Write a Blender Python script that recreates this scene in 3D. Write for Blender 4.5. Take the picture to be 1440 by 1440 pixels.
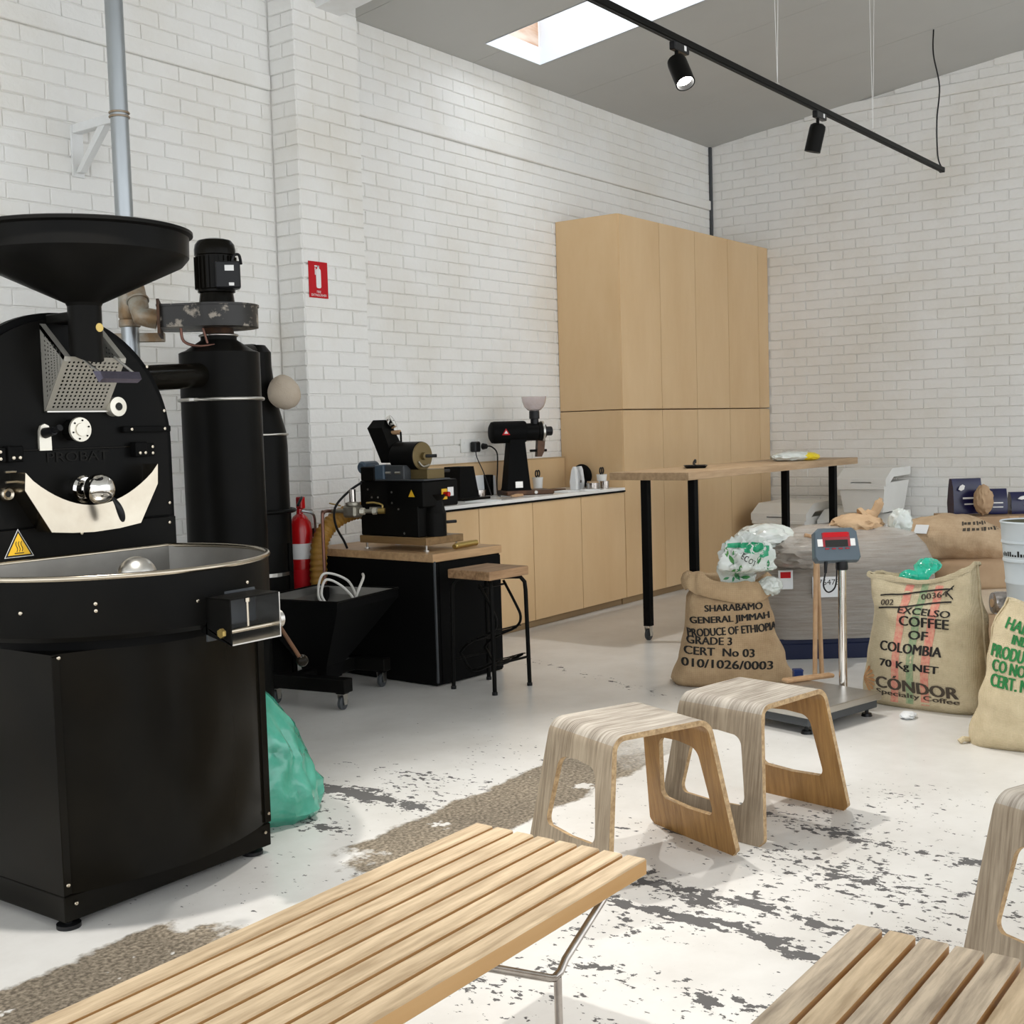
import bpy, bmesh, math, random
from mathutils import Vector, Matrix, noise
from mathutils.bvhtree import BVHTree
random.seed(7)
for o in list(bpy.data.objects):
    bpy.data.objects.remove(o, do_unlink=True)
SC = bpy.context.scene
COL = SC.collection
PI = math.pi

# ------------------------------------------------------------------ camera
# world: X runs along the left brick wall to the far wall, Y towards the left wall, Z up, metres
FPX, CX, CY, CAMH = 1728.77, 720.0, 720.0, 1.40
YAW, PITCH, ROLL = 0.633095829, 0.0678438606, -0.0295417453
_fwd = Vector((math.cos(YAW) * math.cos(PITCH), math.sin(YAW) * math.cos(PITCH), -math.sin(PITCH)))
_r0 = Vector((math.sin(YAW), -math.cos(YAW), 0.0))
_u0 = _r0.cross(_fwd)
CRIGHT = math.cos(ROLL) * _r0 + math.sin(ROLL) * _u0
CUP = -math.sin(ROLL) * _r0 + math.cos(ROLL) * _u0
CPOS = Vector((0, 0, CAMH))
cam_data = bpy.data.cameras.new('camera')
cam_data.sensor_width = 36.0
cam_data.lens = FPX / 1440.0 * 36.0
cam_data.clip_start = 0.05
cam_data.clip_end = 200
cam = bpy.data.objects.new('camera', cam_data)
COL.objects.link(cam)
_m = Matrix((CRIGHT, CUP, -_fwd)).transposed().to_4x4()
_m.translation = CPOS
cam.matrix_world = _m
SC.camera = cam

def proj(P):
    q = Vector(P) - CPOS
    d = q.dot(_fwd)
    return CX + FPX * q.dot(CRIGHT) / d, CY - FPX * q.dot(CUP) / d, d

def gp(px, py, z=0.0):
    """point on the level z under a photo pixel"""
    d = _fwd + CRIGHT * ((px - CX) / FPX) - CUP * ((py - CY) / FPX)
    t = (z - CAMH) / d.z
    return CPOS + d * t

# ------------------------------------------------------------------ world, lights, exposure
world = bpy.data.worlds.new('daylight')
SC.world = world
world.use_nodes = True
_wn = world.node_tree.nodes
_bg = _wn['Background']
_bg.inputs['Color'].default_value = (0.93, 0.965, 1.0, 1)
_bg.inputs['Strength'].default_value = 1.55

def area(name, loc, size, energy, color, target):
    l = bpy.data.lights.new(name, 'AREA')
    l.shape = 'RECTANGLE'
    l.size, l.size_y = size
    l.energy = energy
    l.color = color
    o = bpy.data.objects.new(name, l)
    COL.objects.link(o)
    o.location = loc
    o.rotation_euler = (Vector(target) - Vector(loc)).to_track_quat('-Z', 'Y').to_euler()
    return o

# daylight falling through the rooflight
area('rooflight_daylight_offscreen', (7.335, 4.30, 4.66), (2.2, 0.80), 20, (0.92, 0.96, 1.0), (7.335, 4.30 - .121, 3.66))
SPOT_W = 120
SC.view_settings.view_transform = 'Standard'
SC.view_settings.look = 'None'
SC.view_settings.gamma = 1.0
SC.view_settings.use_curve_mapping = False
SC.view_settings.exposure = 0.42
# ------------------------------------------------------------------ helpers
def tag(o, label=None, cat=None, group=None, kind=None):
    if label: o['label'] = label
    if cat: o['category'] = cat
    if group: o['group'] = group
    if kind: o['kind'] = kind
    return o

def thing(name, label, cat, loc=(0, 0, 0), rz=0.0, group=None):
    o = bpy.data.objects.new(name, None)
    o.empty_display_size = 0.1
    COL.objects.link(o)
    o.location = loc
    o.rotation_euler = (0, 0, rz)
    return tag(o, label, cat, group)

def copy_tree(o, parent=None):
    c = o.copy()
    COL.objects.link(c)
    c.parent = parent
    for ch in o.children:
        copy_tree(ch, c)
    return c

class MB:
    """collects shapes that belong to ONE part"""
    def __init__(s, T=None):
        s.v, s.f, s.mi = [], [], []
        s.T = T
    def add(s, vs, fs, mi=0):
        n = len(s.v)
        if s.T is not None:
            vs = [s.T @ Vector(v) for v in vs]
        s.v.extend([tuple(v) for v in vs])
        s.f.extend([tuple(i + n for i in f) for f in fs])
        s.mi.extend([mi] * len(fs))
        return s
    def box(s, c, size, b=0.0, rot=None, mi=0):
        hx, hy, hz = size[0] / 2, size[1] / 2, size[2] / 2
        h = (hx, hy, hz)
        R = rot if rot is not None else Matrix.Identity(3)
        c = Vector(c)
        if b <= 0:
            vs = [(x * hx, y * hy, z * hz) for x in (-1, 1) for y in (-1, 1) for z in (-1, 1)]
            fs = [(0, 1, 3, 2), (4, 6, 7, 5), (0, 4, 5, 1), (2, 3, 7, 6), (0, 2, 6, 4), (1, 5, 7, 3)]
        else:
            b = min(b, hx * .9, hy * .9, hz * .9)
            idx, vs = {}, []
            for x in (-1, 1):
                for y in (-1, 1):
                    for z in (-1, 1):
                        for a in range(3):
                            sg = (x, y, z)
                            idx[(x, y, z, a)] = len(vs)
                            vs.append(tuple(sg[k] * (h[k] if k == a else h[k] - b) for k in range(3)))
            fs = []
            for a in range(3):
                p, q = [k for k in range(3) if k != a]
                for sg in (-1, 1):
                    loop = []
                    for (u, w) in ((-1, -1), (1, -1), (1, 1), (-1, 1)):
                        k = [0, 0, 0]; k[a] = sg; k[p] = u; k[q] = w
                        loop.append(idx[(*k, a)])
                    fs.append(tuple(loop))
            for c3 in range(3):
                a, b2 = [k for k in range(3) if k != c3]
                for sa in (-1, 1):
                    for sb in (-1, 1):
                        k0 = [0, 0, 0]; k0[a] = sa; k0[b2] = sb; k0[c3] = -1
                        k1 = list(k0); k1[c3] = 1
                        fs.append((idx[(*k0, a)], idx[(*k0, b2)], idx[(*k1, b2)], idx[(*k1, a)]))
            for x in (-1, 1):
                for y in (-1, 1):
                    for z in (-1, 1):
                        fs.append(tuple(idx[(x, y, z, a)] for a in range(3)))
        vs = [c + R @ Vector(v) for v in vs]
        return s.add(vs, fs, mi)
    def ring_loft(s, rings, closed=True, cap0=True, cap1=True, mi=0):
        n = len(rings[0]); vs = [p for r in rings for p in r]; fs = []
        for k in range(len(rings) - 1):
            for i in range(n if closed else n - 1):
                j = (i + 1) % n
                fs.append((k * n + i, k * n + j, (k + 1) * n + j, (k + 1) * n + i))
        if cap0: fs.append(tuple(range(n))[::-1])
        if cap1: fs.append(tuple((len(rings) - 1) * n + i for i in range(n)))
        return s.add(vs, fs, mi)
    def cyl(s, p0, p1, r0, r1=None, seg=24, cap=True, mi=0):
        p0, p1 = Vector(p0), Vector(p1)
        r1 = r0 if r1 is None else r1
        ax = (p1 - p0).normalized()
        t = Vector((1, 0, 0)) if abs(ax.x) < .9 else Vector((0, 1, 0))
        a = ax.cross(t).normalized(); b = ax.cross(a)
        rg = lambda p, r: [p + (a * math.cos(2 * PI * i / seg) + b * math.sin(2 * PI * i / seg)) * r for i in range(seg)]
        return s.ring_loft([rg(p0, r0), rg(p1, r1)], True, cap, cap, mi)
    def tube(s, path, r, seg=8, cap=True, mi=0, smooth=0, closed=False):
        P = [Vector(p) for p in path]
        if smooth: P = spline(P, smooth, closed)
        n = len(P)
        rr = r if isinstance(r, (list, tuple)) else None
        tang = []
        for i in range(n):
            if closed: t = P[(i + 1) % n] - P[i - 1]
            elif i == 0: t = P[1] - P[0]
            elif i == n - 1: t = P[-1] - P[-2]
            else: t = (P[i + 1] - P[i]).normalized() + (P[i] - P[i - 1]).normalized()
            if t.length < 1e-9: t = Vector((0, 0, 1))
            tang.append(t.normalized())
        up = Vector((0, 0, 1)) if abs(tang[0].z) < .9 else Vector((1, 0, 0))
        a = tang[0].cross(up).normalized()
        rings = []
        for i in range(n):
            a = (a - tang[i] * a.dot(tang[i])).normalized()
            b = tang[i].cross(a)
            if rr: q = rr[min(len(rr) - 1, int(round(i / max(1, n - 1) * (len(rr) - 1))))]
            else: q = r(i / (n - 1)) if callable(r) else r
            rings.append([P[i] + (a * math.cos(2 * PI * k / seg) + b * math.sin(2 * PI * k / seg)) * q for k in range(seg)])
        if closed:
            rings.append(rings[0])
            return s.ring_loft(rings, True, False, False, mi)
        return s.ring_loft(rings, True, cap, cap, mi)
    def lathe(s, prof, c=(0, 0, 0), axis='z', seg=32, mi=0, cap0=False, cap1=False):
        c = Vector(c); rings = []
        for r, h in prof:
            ring = []
            for i in range(seg):
                x, y = r * math.cos(2 * PI * i / seg), r * math.sin(2 * PI * i / seg)
                p = {'z': (x, y, h), 'y': (x, h, -y), 'x': (h, x, y)}[axis]
                ring.append(c + Vector(p))
            rings.append(ring)
        return s.ring_loft(rings, True, cap0, cap1, mi)
    def prism(s, poly, ext, mi=0):
        n = len(poly); e = Vector(ext)
        vs = [Vector(p) for p in poly] + [Vector(p) + e for p in poly]
        fs = [tuple(range(n))[::-1], tuple(range(n, 2 * n))]
        fs += [(i, (i + 1) % n, n + (i + 1) % n, n + i) for i in range(n)]
        return s.add(vs, fs, mi)
    def ball(s, c, r, seg=24, rings=14, sc=(1, 1, 1), mi=0):
        c = Vector(c); R = []
        for k in range(1, rings):
            t = PI * k / rings
            R.append([c + Vector((math.sin(t) * math.cos(2 * PI * i / seg) * r * sc[0], math.sin(t) * math.sin(2 * PI * i / seg) * r * sc[1], -math.cos(t) * r * sc[2])) for i in range(seg)])
        return s.ring_loft(R, True, True, True, mi)
    def build(s, name, mat, parent=None, smooth=None, kind=None, label=None, fix=True):
        me = bpy.data.meshes.new(name)
        me.from_pydata(s.v, [], s.f)
        for m in (mat if isinstance(mat, (list, tuple)) else [mat]):
            me.materials.append(m)
        if any(s.mi): me.polygons.foreach_set('material_index', s.mi)
        if fix:
            bm = bmesh.new(); bm.from_mesh(me)
            bmesh.ops.recalc_face_normals(bm, faces=bm.faces)
            bm.to_mesh(me); bm.free()
        if smooth is not None:
            me.polygons.foreach_set('use_smooth', [True] * len(me.polygons))
            me.set_sharp_from_angle(angle=math.radians(smooth))
        me.update()
        o = bpy.data.objects.new(name, me)
        COL.objects.link(o)
        o.parent = parent
        if kind: o['kind'] = kind
        if label: o['label'] = label
        return o

def spline(P, k, closed=False):
    out = []; n = len(P)
    for i in range(n if closed else n - 1):
        p0 = P[i - 1] if (i > 0 or closed) else P[0]
        p1 = P[i]; p2 = P[(i + 1) % n]
        p3 = P[(i + 2) % n] if (i + 2 < n or closed) else P[-1]
        for j in range(k):
            t = j / k
            out.append(.5 * ((2 * p1) + (p2 - p0) * t + (2 * p0 - 5 * p1 + 4 * p2 - p3) * t * t + (3 * p1 - p0 - 3 * p2 + p3) * t ** 3))
    if not closed: out.append(P[-1])
    return out

def clone(o, loc, rot=None, parent=None, scale=None):
    c = o.copy(); COL.objects.link(c)
    if parent is not None: c.parent = parent
    c.location = loc
    if rot is not None: c.rotation_euler = rot
    if scale is not None: c.scale = scale
    return c

def text_geo(txt, width, height=None, bold=0.):
    """flat letters: list of 2D points and faces, centred, scaled to width x height"""
    cu = bpy.data.curves.new('t', 'FONT'); cu.body = txt; cu.size = 1; cu.resolution_u = 3; cu.offset = bold
    ob = bpy.data.objects.new('t', cu); COL.objects.link(ob)
    dg = bpy.context.evaluated_depsgraph_get(); dg.update()
    me = ob.evaluated_get(dg).to_mesh()
    vs = [(v.co.x, v.co.y) for v in me.vertices]; fs = [tuple(p.vertices) for p in me.polygons]
    ob.evaluated_get(dg).to_mesh_clear()
    bpy.data.objects.remove(ob, do_unlink=True); bpy.data.curves.remove(cu)
    x0 = min(v[0] for v in vs); x1 = max(v[0] for v in vs); y0 = min(v[1] for v in vs); y1 = max(v[1] for v in vs)
    sx = width / (x1 - x0); sy = (height / (y1 - y0)) if height else sx
    vs = [((x - (x0 + x1) / 2) * sx, (y - (y0 + y1) / 2) * sy) for x, y in vs]
    return vs, fs

def flat_text(txt, c, ux, uy, width, height, mat, parent, name='lettering', lift=0.0):
    vs, fs = text_geo(txt, width, height)
    ux, uy, c = Vector(ux), Vector(uy), Vector(c)
    n = ux.cross(uy).normalized() * lift
    m = MB(); m.add([c + ux * x + uy * y + n for x, y in vs], fs)
    return m.build(name, mat, parent, fix=False)

def bvh_of(o):
    me = o.data
    return BVHTree.FromPolygons([v.co.copy() for v in me.vertices], [tuple(p.vertices) for p in me.polygons])

def drape(vs2, fs, bvh, mapf, d, mat, parent, name, off=0.002, dens=0.02):
    """lay a flat drawing on a body: mapf(x,y) -> ray origin, d ray direction"""
    bm = bmesh.new()
    bv = [bm.verts.new((x, y, 0)) for x, y in vs2]
    for f in fs:
        try: bm.faces.new([bv[i] for i in f])
        except ValueError: pass
    for _ in range(3):
        long = [e for e in bm.edges if e.calc_length() > dens]
        if not long: break
        bmesh.ops.triangulate(bm, faces=bm.faces)
        long = [e for e in bm.edges if e.calc_length() > dens]
        bmesh.ops.subdivide_edges(bm, edges=long, cuts=1)
    dead = []
    d = Vector(d).normalized()
    for v in bm.verts:
        o = Vector(mapf(v.co.x, v.co.y))
        hit, nrm, i, dist = bvh.ray_cast(o, d)
        if hit is None: dead.append(v); continue
        if nrm.dot(d) > 0: nrm = -nrm
        v.co = hit + nrm * off
    bmesh.ops.delete(bm, geom=dead, context='VERTS')
    me = bpy.data.meshes.new(name); bm.to_mesh(me); bm.free()
    me.materials.append(mat)
    o = bpy.data.objects.new(name, me); COL.objects.link(o); o.parent = parent
    return o

def rotz(a): return Matrix.Rotation(a, 3, 'Z')
def rotx(a): return Matrix.Rotation(a, 3, 'X')
def roty(a): return Matrix.Rotation(a, 3, 'Y')
def sstep(a, b, x):
    t = max(0., min(1., (x - a) / (b - a))); return t * t * (3 - 2 * t)
def arc(c, r, a0, a1, n, plane='xz', y=0.0):
    out = []
    for i in range(n + 1):
        a = a0 + (a1 - a0) * i / n
        p = (c[0] + r * math.cos(a), c[1] + r * math.sin(a))
        out.append((p[0], y, p[1]) if plane == 'xz' else (p[0], p[1], y))
    return out
# ------------------------------------------------------------------ materials
def newmat(name):
    m = bpy.data.materials.new(name); m.use_nodes = True
    nt = m.node_tree; b = nt.nodes['Principled BSDF']
    return m, nt, b

def node(nt, kind, **kw):
    n = nt.nodes.new(kind)
    for k, v in kw.items():
        if k.startswith('_'): setattr(n, k[1:], v)
        else: n.inputs[k.replace('__', ' ')].default_value = v
    return n

def M(name, col, rough=.5, metal=0., col2=None, scale=6., detail=4., stretch=(1, 1, 1), bump=0., bscale=60., bstretch=None,
      lo=.35, hi=.65, trans=0., emit=None, spec=None, coat=0., world=False, alpha=1., rough2=None, ior=1.45, randshift=False, sss=0.):
    m, nt, b = newmat(name)
    b.inputs['Base Color'].default_value = (*col, 1)
    b.inputs['Roughness'].default_value = rough
    b.inputs['Metallic'].default_value = metal
    b.inputs['Transmission Weight'].default_value = trans
    b.inputs['Alpha'].default_value = alpha
    b.inputs['IOR'].default_value = ior
    if spec is not None: b.inputs['Specular IOR Level'].default_value = spec
    if coat: b.inputs['Coat Weight'].default_value = coat; b.inputs['Coat Roughness'].default_value = .15
    if emit:
        b.inputs['Emission Color'].default_value = (*emit[:3], 1); b.inputs['Emission Strength'].default_value = emit[3]
    L = nt.links
    if col2 is not None or bump:
        if world:
            g = nt.nodes.new('ShaderNodeNewGeometry'); src = g.outputs['Position']
        else:
            g = nt.nodes.new('ShaderNodeTexCoord'); src = g.outputs['Object']
            if randshift:
                oi = nt.nodes.new('ShaderNodeObjectInfo')
                mu = nt.nodes.new('ShaderNodeVectorMath'); mu.operation = 'MULTIPLY_ADD'
                cmb = nt.nodes.new('ShaderNodeCombineXYZ')
                for i in range(3): L.new(oi.outputs['Random'], cmb.inputs[i])
                L.new(cmb.outputs[0], mu.inputs[0]); mu.inputs[1].default_value = (7.3, 11.1, 5.7); L.new(src, mu.inputs[2]); src = mu.outputs[0]
        def mapped(st):
            mp = nt.nodes.new('ShaderNodeMapping'); mp.inputs['Scale'].default_value = st
            L.new(src, mp.inputs['Vector']); return mp.outputs['Vector']
        if col2 is not None:
            n = node(nt, 'ShaderNodeTexNoise', Scale=scale, Detail=detail, Roughness=.6)
            L.new(mapped(stretch), n.inputs['Vector'])
            r = nt.nodes.new('ShaderNodeValToRGB')
            r.color_ramp.elements[0].position = lo; r.color_ramp.elements[1].position = hi
            r.color_ramp.elements[0].color = (*col, 1); r.color_ramp.elements[1].color = (*col2, 1)
            L.new(n.outputs['Fac'], r.inputs['Fac']); L.new(r.outputs['Color'], b.inputs['Base Color'])
            if rough2 is not None:
                mr = node(nt, 'ShaderNodeMapRange'); mr.inputs['From Min'].default_value = lo; mr.inputs['From Max'].default_value = hi
                mr.inputs['To Min'].default_value = rough; mr.inputs['To Max'].default_value = rough2
                L.new(n.outputs['Fac'], mr.inputs['Value']); L.new(mr.outputs['Result'], b.inputs['Roughness'])
        if bump:
            n2 = node(nt, 'ShaderNodeTexNoise', Scale=bscale, Detail=3.)
            L.new(mapped(bstretch or stretch), n2.inputs['Vector'])
            bp = node(nt, 'ShaderNodeBump', Strength=min(1., bump), Distance=.01)
            L.new(n2.outputs['Fac'], bp.inputs['Height']); L.new(bp.outputs['Normal'], b.inputs['Normal'])
    return m

def burlap(name, c1, c2):
    m, nt, b = newmat(name); L = nt.links
    tc = nt.nodes.new('ShaderNodeTexCoord')
    w1 = node(nt, 'ShaderNodeTexWave', Scale=55., Distortion=2.5, Detail=2.); w1.bands_direction = 'Z'
    w2 = node(nt, 'ShaderNodeTexWave', Scale=55., Distortion=2.5, Detail=2.); w2.bands_direction = 'X'
    n = node(nt, 'ShaderNodeTexNoise', Scale=7., Detail=6., Roughness=.7)
    for k in (w1, w2, n): L.new(tc.outputs['Object'], k.inputs['Vector'])
    mx = node(nt, 'ShaderNodeMath', _operation='ADD'); L.new(w1.outputs['Fac'], mx.inputs[0]); L.new(w2.outputs['Fac'], mx.inputs[1])
    m2 = node(nt, 'ShaderNodeMath', _operation='MULTIPLY_ADD'); L.new(mx.outputs[0], m2.inputs[0]); m2.inputs[1].default_value = .14
    L.new(n.outputs['Fac'], m2.inputs[2])
    r = nt.nodes.new('ShaderNodeValToRGB'); r.color_ramp.elements[0].position = .42; r.color_ramp.elements[1].position = .85
    r.color_ramp.elements[0].color = (*c1, 1); r.color_ramp.elements[1].color = (*c2, 1)
    L.new(m2.outputs[0], r.inputs['Fac']); L.new(r.outputs['Color'], b.inputs['Base Color'])
    bp = node(nt, 'ShaderNodeBump', Strength=.35, Distance=.004); L.new(mx.outputs[0], bp.inputs['Height']); L.new(bp.outputs['Normal'], b.inputs['Normal'])
    b.inputs['Roughness'].default_value = .9
    return m

def wood(name, c1, c2, axis='x', grain=14., rough=.5, bump=.08, randshift=True, fine=90.):
    st = {'x': (.09, 1, 1), 'y': (1, .09, 1), 'z': (1, 1, .09)}[axis]
    return M(name, c1, rough, col2=c2, scale=grain, detail=6., stretch=st, bump=bump, bscale=fine, bstretch=st, lo=.36, hi=.66, randshift=randshift)

MT = {}
MT['brick'] = M('white_painted_brick', (.84, .83, .80), .5, col2=(.745, .71, .64), scale=1.1, detail=9., lo=.44, hi=.78, bump=.4, bscale=38., world=True)
MT['mortar'] = MT['brick']                # joints carry the same coat of paint as the bricks
MT['ceiling'] = M('grey_ceiling_paint', (.50, .50, .478), .6, col2=(.465, .465, .445), scale=.7, world=True)
MT['white_paint'] = M('white_gloss_paint', (.82, .83, .83), .4, col2=(.74, .74, .72), scale=4.)
MT['reveal'] = M('white_rooflight_lining', (.80, .84, .88), .5, col2=(.76, .80, .85), scale=3.)
MT['rawply'] = M('bare_ply_lining', (.50, .27, .15), .7, col2=(.72, .60, .50), scale=4., stretch=(.5, 1, 2.5))
MT['birch'] = M('birch_ply', (.64, .43, .225), .42, col2=(.72, .515, .295), scale=3.2, detail=8., stretch=(1, 1, .30), lo=.3, hi=.75, randshift=True, bump=.03, bscale=40.)
MT['birch_edge'] = M('birch_ply_edge', (.43, .29, .15), .6, col2=(.52, .37, .2), scale=20., stretch=(.1, 1, 1))
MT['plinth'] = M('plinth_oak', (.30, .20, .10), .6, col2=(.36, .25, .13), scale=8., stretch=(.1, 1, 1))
MT['oak'] = wood('oak_tabletop', (.46, .32, .19), (.34, .225, .125), 'x', 40.)
MT['oak_top'] = wood('desk_oak', (.62, .40, .21), (.46, .28, .14), 'x', 34., rough=.35)
MT['teak'] = wood('weathered_teak', (.68, .52, .335), (.40, .285, .165), 'x', 48., rough=.55, bump=.2)
MT['teak_grey'] = wood('silvered_teak', (.62, .50, .36), (.28, .215, .15), 'x', 50., rough=.6, bump=.2)
MT['ply_edge'] = M('ply_edge', (.52, .36, .19), .6, col2=(.30, .19, .09), scale=60.)
def wood_uv(name, c1, c2, fine=70., rough=.6):
    m, nt, b = newmat(name); Lk = nt.links
    uv_ = nt.nodes.new('ShaderNodeUVMap'); mp = nt.nodes.new('ShaderNodeMapping'); mp.inputs['Scale'].default_value = (3.2, fine, 1)
    oi = nt.nodes.new('ShaderNodeObjectInfo'); ad = nt.nodes.new('ShaderNodeVectorMath'); ad.operation = 'ADD'
    Lk.new(uv_.outputs['UV'], mp.inputs['Vector']); Lk.new(mp.outputs['Vector'], ad.inputs[0]); Lk.new(oi.outputs['Random'], ad.inputs[1])
    n = node(nt, 'ShaderNodeTexNoise', Scale=1.6, Detail=7., Roughness=.65); Lk.new(ad.outputs[0], n.inputs['Vector'])
    mp2 = nt.nodes.new('ShaderNodeMapping'); mp2.inputs['Scale'].default_value = (2.5, 7., 1); Lk.new(uv_.outputs['UV'], mp2.inputs['Vector'])
    n2 = node(nt, 'ShaderNodeTexNoise', Scale=1.5, Detail=4.); Lk.new(mp2.outputs['Vector'], n2.inputs['Vector'])
    av = node(nt, 'ShaderNodeMath', _operation='MULTIPLY_ADD'); Lk.new(n2.outputs['Fac'], av.inputs[0]); av.inputs[1].default_value = .5; Lk.new(n.outputs['Fac'], av.inputs[2])
    r = nt.nodes.new('ShaderNodeValToRGB'); e = r.color_ramp.elements
    e[0].position = .56; e[0].color = (*c2, 1); e[1].position = .92; e[1].color = (*c1, 1)
    Lk.new(av.outputs[0], r.inputs['Fac']); Lk.new(r.outputs['Color'], b.inputs['Base Color'])
    bp = node(nt, 'ShaderNodeBump', Strength=.25, Distance=.003); Lk.new(n.outputs['Fac'], bp.inputs['Height']); Lk.new(bp.outputs['Normal'], b.inputs['Normal'])
    b.inputs['Roughness'].default_value = rough
    return m
MT['ply_grey'] = wood_uv('greyed_ply_face', (.50, .45, .38), (.17, .135, .10))
MT['ply_leg'] = wood_uv('greyed_ply_leg', (.40, .325, .235), (.20, .15, .10))
MT['ply_amber'] = wood_uv('amber_ply_face', (.43, .235, .075), (.25, .125, .035), 40., .42)
MT['teak_side'] = M('oiled_teak_side', (.52, .31, .13), .5, col2=(.45, .25, .09), scale=9., stretch=(.1, 1, 1))
MT['seatwood'] = wood('worn_seat_wood', (.44, .265, .14), (.20, .11, .05), 'x', 40., rough=.5)
MT['stick'] = wood('wooden_handle', (.52, .33, .18), (.42, .25, .13), 'z', 30., rough=.5)
MT['black'] = M('black_powder_coat', (.005, .005, .0048), .36, col2=(.0075, .007, .006), scale=3., spec=.07)
MT['black_gloss'] = M('black_enamel', (.005, .0045, .0035), .2, col2=(.009, .0075, .005), scale=2., spec=.09)
MT['black_matt'] = M('matt_black', (.005, .005, .005), .55, spec=.06)
MT['black_plastic'] = M('black_plastic', (.009, .009, .010), .35, spec=.3)
MT['dark_grey'] = M('dark_grey_metal', (.05, .055, .06), .45)
MT['bluegrey'] = M('blue_grey_motor_paint', (.055, .085, .12), .4)
MT['steel'] = M('brushed_steel', (.62, .60, .56), .32, 1., col2=(.52, .50, .46), scale=8., stretch=(.2, 1, 4))
MT['steel_warm'] = M('polished_steel', (.58, .52, .42), .22, 1., col2=(.47, .41, .32), scale=4., detail=6.)
MT['sheet_steel'] = M('perforated_sheet', (.46, .44, .39), .42, .45, col2=(.40, .38, .33), scale=5.)
MT['violet_steel'] = M('heat_tinted_steel', (.13, .12, .16), .22, 1.)
MT['chrome'] = M('chrome', (.80, .78, .75), .06, 1.)
MT['chrome_dark'] = M('worn_chrome_tube', (.56, .52, .48), .16, 1., col2=(.40, .36, .33), scale=14.)
MT['tray_in'] = M('tray_inner_steel', (.36, .35, .33), .38, .85, col2=(.30, .29, .27), scale=5.)
MT['galv'] = M('galvanised_steel', (.46, .49, .51), .34, .9, col2=(.36, .385, .40), scale=5., stretch=(1, 1, .2))
MT['galv_old'] = M('stained_galvanised', (.42, .41, .36), .5, .6, col2=(.30, .20, .11), scale=9.)
MT['rustblack'] = M('chipped_black_paint', (.018, .016, .014), .4, col2=(.34, .30, .25), scale=9., detail=5., lo=.55, hi=.60, rough2=.6)
MT['rust'] = M('rusty_steel', (.11, .055, .03), .7, .3, col2=(.035, .022, .016), scale=14.)
MT['cream_disc'] = M('machined_alloy', (.76, .72, .62), .35, .55)
MT['white_plastic'] = M('white_plastic', (.80, .80, .77), .4, col2=(.76, .755, .72), scale=3.)
MT['white'] = M('white_print', (.82, .81, .79), .5)
MT['paper'] = M('white_paper', (.80, .81, .81), .7, col2=(.72, .75, .77), scale=9.)
MT['quartz'] = M('white_worktop', (.82, .81, .78), .2, col2=(.77, .765, .74), scale=9.)
MT['red'] = M('red_enamel', (.48, .006, .008), .25, coat=.3)
MT['red_sign'] = M('red_sign', (.50, .006, .012), .5, spec=.25)
MT['red_screen'] = M('red_filter', (.30, .012, .022), .12)
MT['yellow'] = M('yellow_warning', (.85, .50, .02), .4)
MT['yellow_bag'] = M('yellow_film', (.85, .66, .03), .3)
MT['hose'] = M('ochre_duct_hose', (.42, .22, .035), .5, col2=(.33, .16, .025), scale=10.)
MT['cable_white'] = M('white_cable', (.70, .68, .63), .5)
MT['cloth'] = M('beige_filter_cloth', (.55, .47, .38), .9, col2=(.48, .40, .31), scale=6., bump=.3, bscale=120.)
MT['green_film'] = M('green_plastic_film', (.03, .27, .18), .25, col2=(.07, .40, .29), scale=6., detail=6., coat=.8, bump=.5, bscale=9.)
MT['teal_film'] = M('teal_plastic_film', (.008, .42, .26), .2, col2=(.03, .60, .42), scale=14., coat=.6)
MT['clear_film'] = M('clear_film', (.93, .94, .93), .12, trans=.55, alpha=.75)
MT['milky_film'] = M('milky_film', (.80, .83, .80), .2, col2=(.70, .76, .70), scale=8., coat=.7, trans=.12)
MT['leaf'] = M('leaf_green_print', (.10, .30, .055), .4, col2=(.03, .24, .10), scale=12.)
MT['leaf_dark'] = M('deep_green_print', (.012, .28, .13), .35, col2=(.03, .40, .2), scale=20.)
MT['blue_grey_case'] = M('slate_plastic', (.085, .115, .14), .4)
MT['navy'] = M('navy_film', (.006, .007, .045), .25, col2=(.010, .011, .065), scale=6., coat=.2)
MT['navy_dark'] = M('dark_blue_crate', (.008, .014, .05), .4)
MT['blue'] = M('blue_plastic', (.01, .03, .14), .4)
MT['kraft'] = M('kraft_paper', (.47, .32, .19), .8, col2=(.40, .26, .15), scale=5., bump=.2, bscale=10.)
MT['tan_cloth'] = M('tan_sack_cloth', (.58, .40, .24), .85, col2=(.50, .33, .19), scale=8., bump=.3, bscale=80.)
MT['bulk_beans'] = M('sack_paper', (.62, .50, .36), .75, col2=(.52, .40, .28), scale=5.)
MT['pail'] = M('pale_blue_enamel', (.56, .61, .64), .3, col2=(.52, .57, .60), scale=3., coat=.3)
MT['pail_in'] = M('olive_inside', (.10, .095, .05), .5)
MT['foil'] = M('crinkled_foil', (.62, .58, .56), .2, .9, col2=(.40, .36, .34), scale=9., bump=.6, bscale=14.)
MT['ink'] = M('black_ink', (.018, .016, .014), .85)
MT['ink_soft'] = M('worn_black_ink', (.07, .055, .04), .9)
MT['ink_green'] = M('green_ink', (.02, .17, .045), .85)
MT['stripe_red'] = M('faded_red_weave', (.62, .20, .16), .9, col2=(.66, .36, .25), scale=60.)
MT['stripe_green'] = M('faded_green_weave', (.20, .31, .17), .9, col2=(.36, .40, .24), scale=60.)
MT['rust_print'] = M('rust_orange_print', (.45, .19, .06), .9, col2=(.55, .33, .16), scale=30.)
MT['glass_bowl'] = M('smoked_clear_plastic', (.86, .80, .80), .08, trans=.85)
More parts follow.
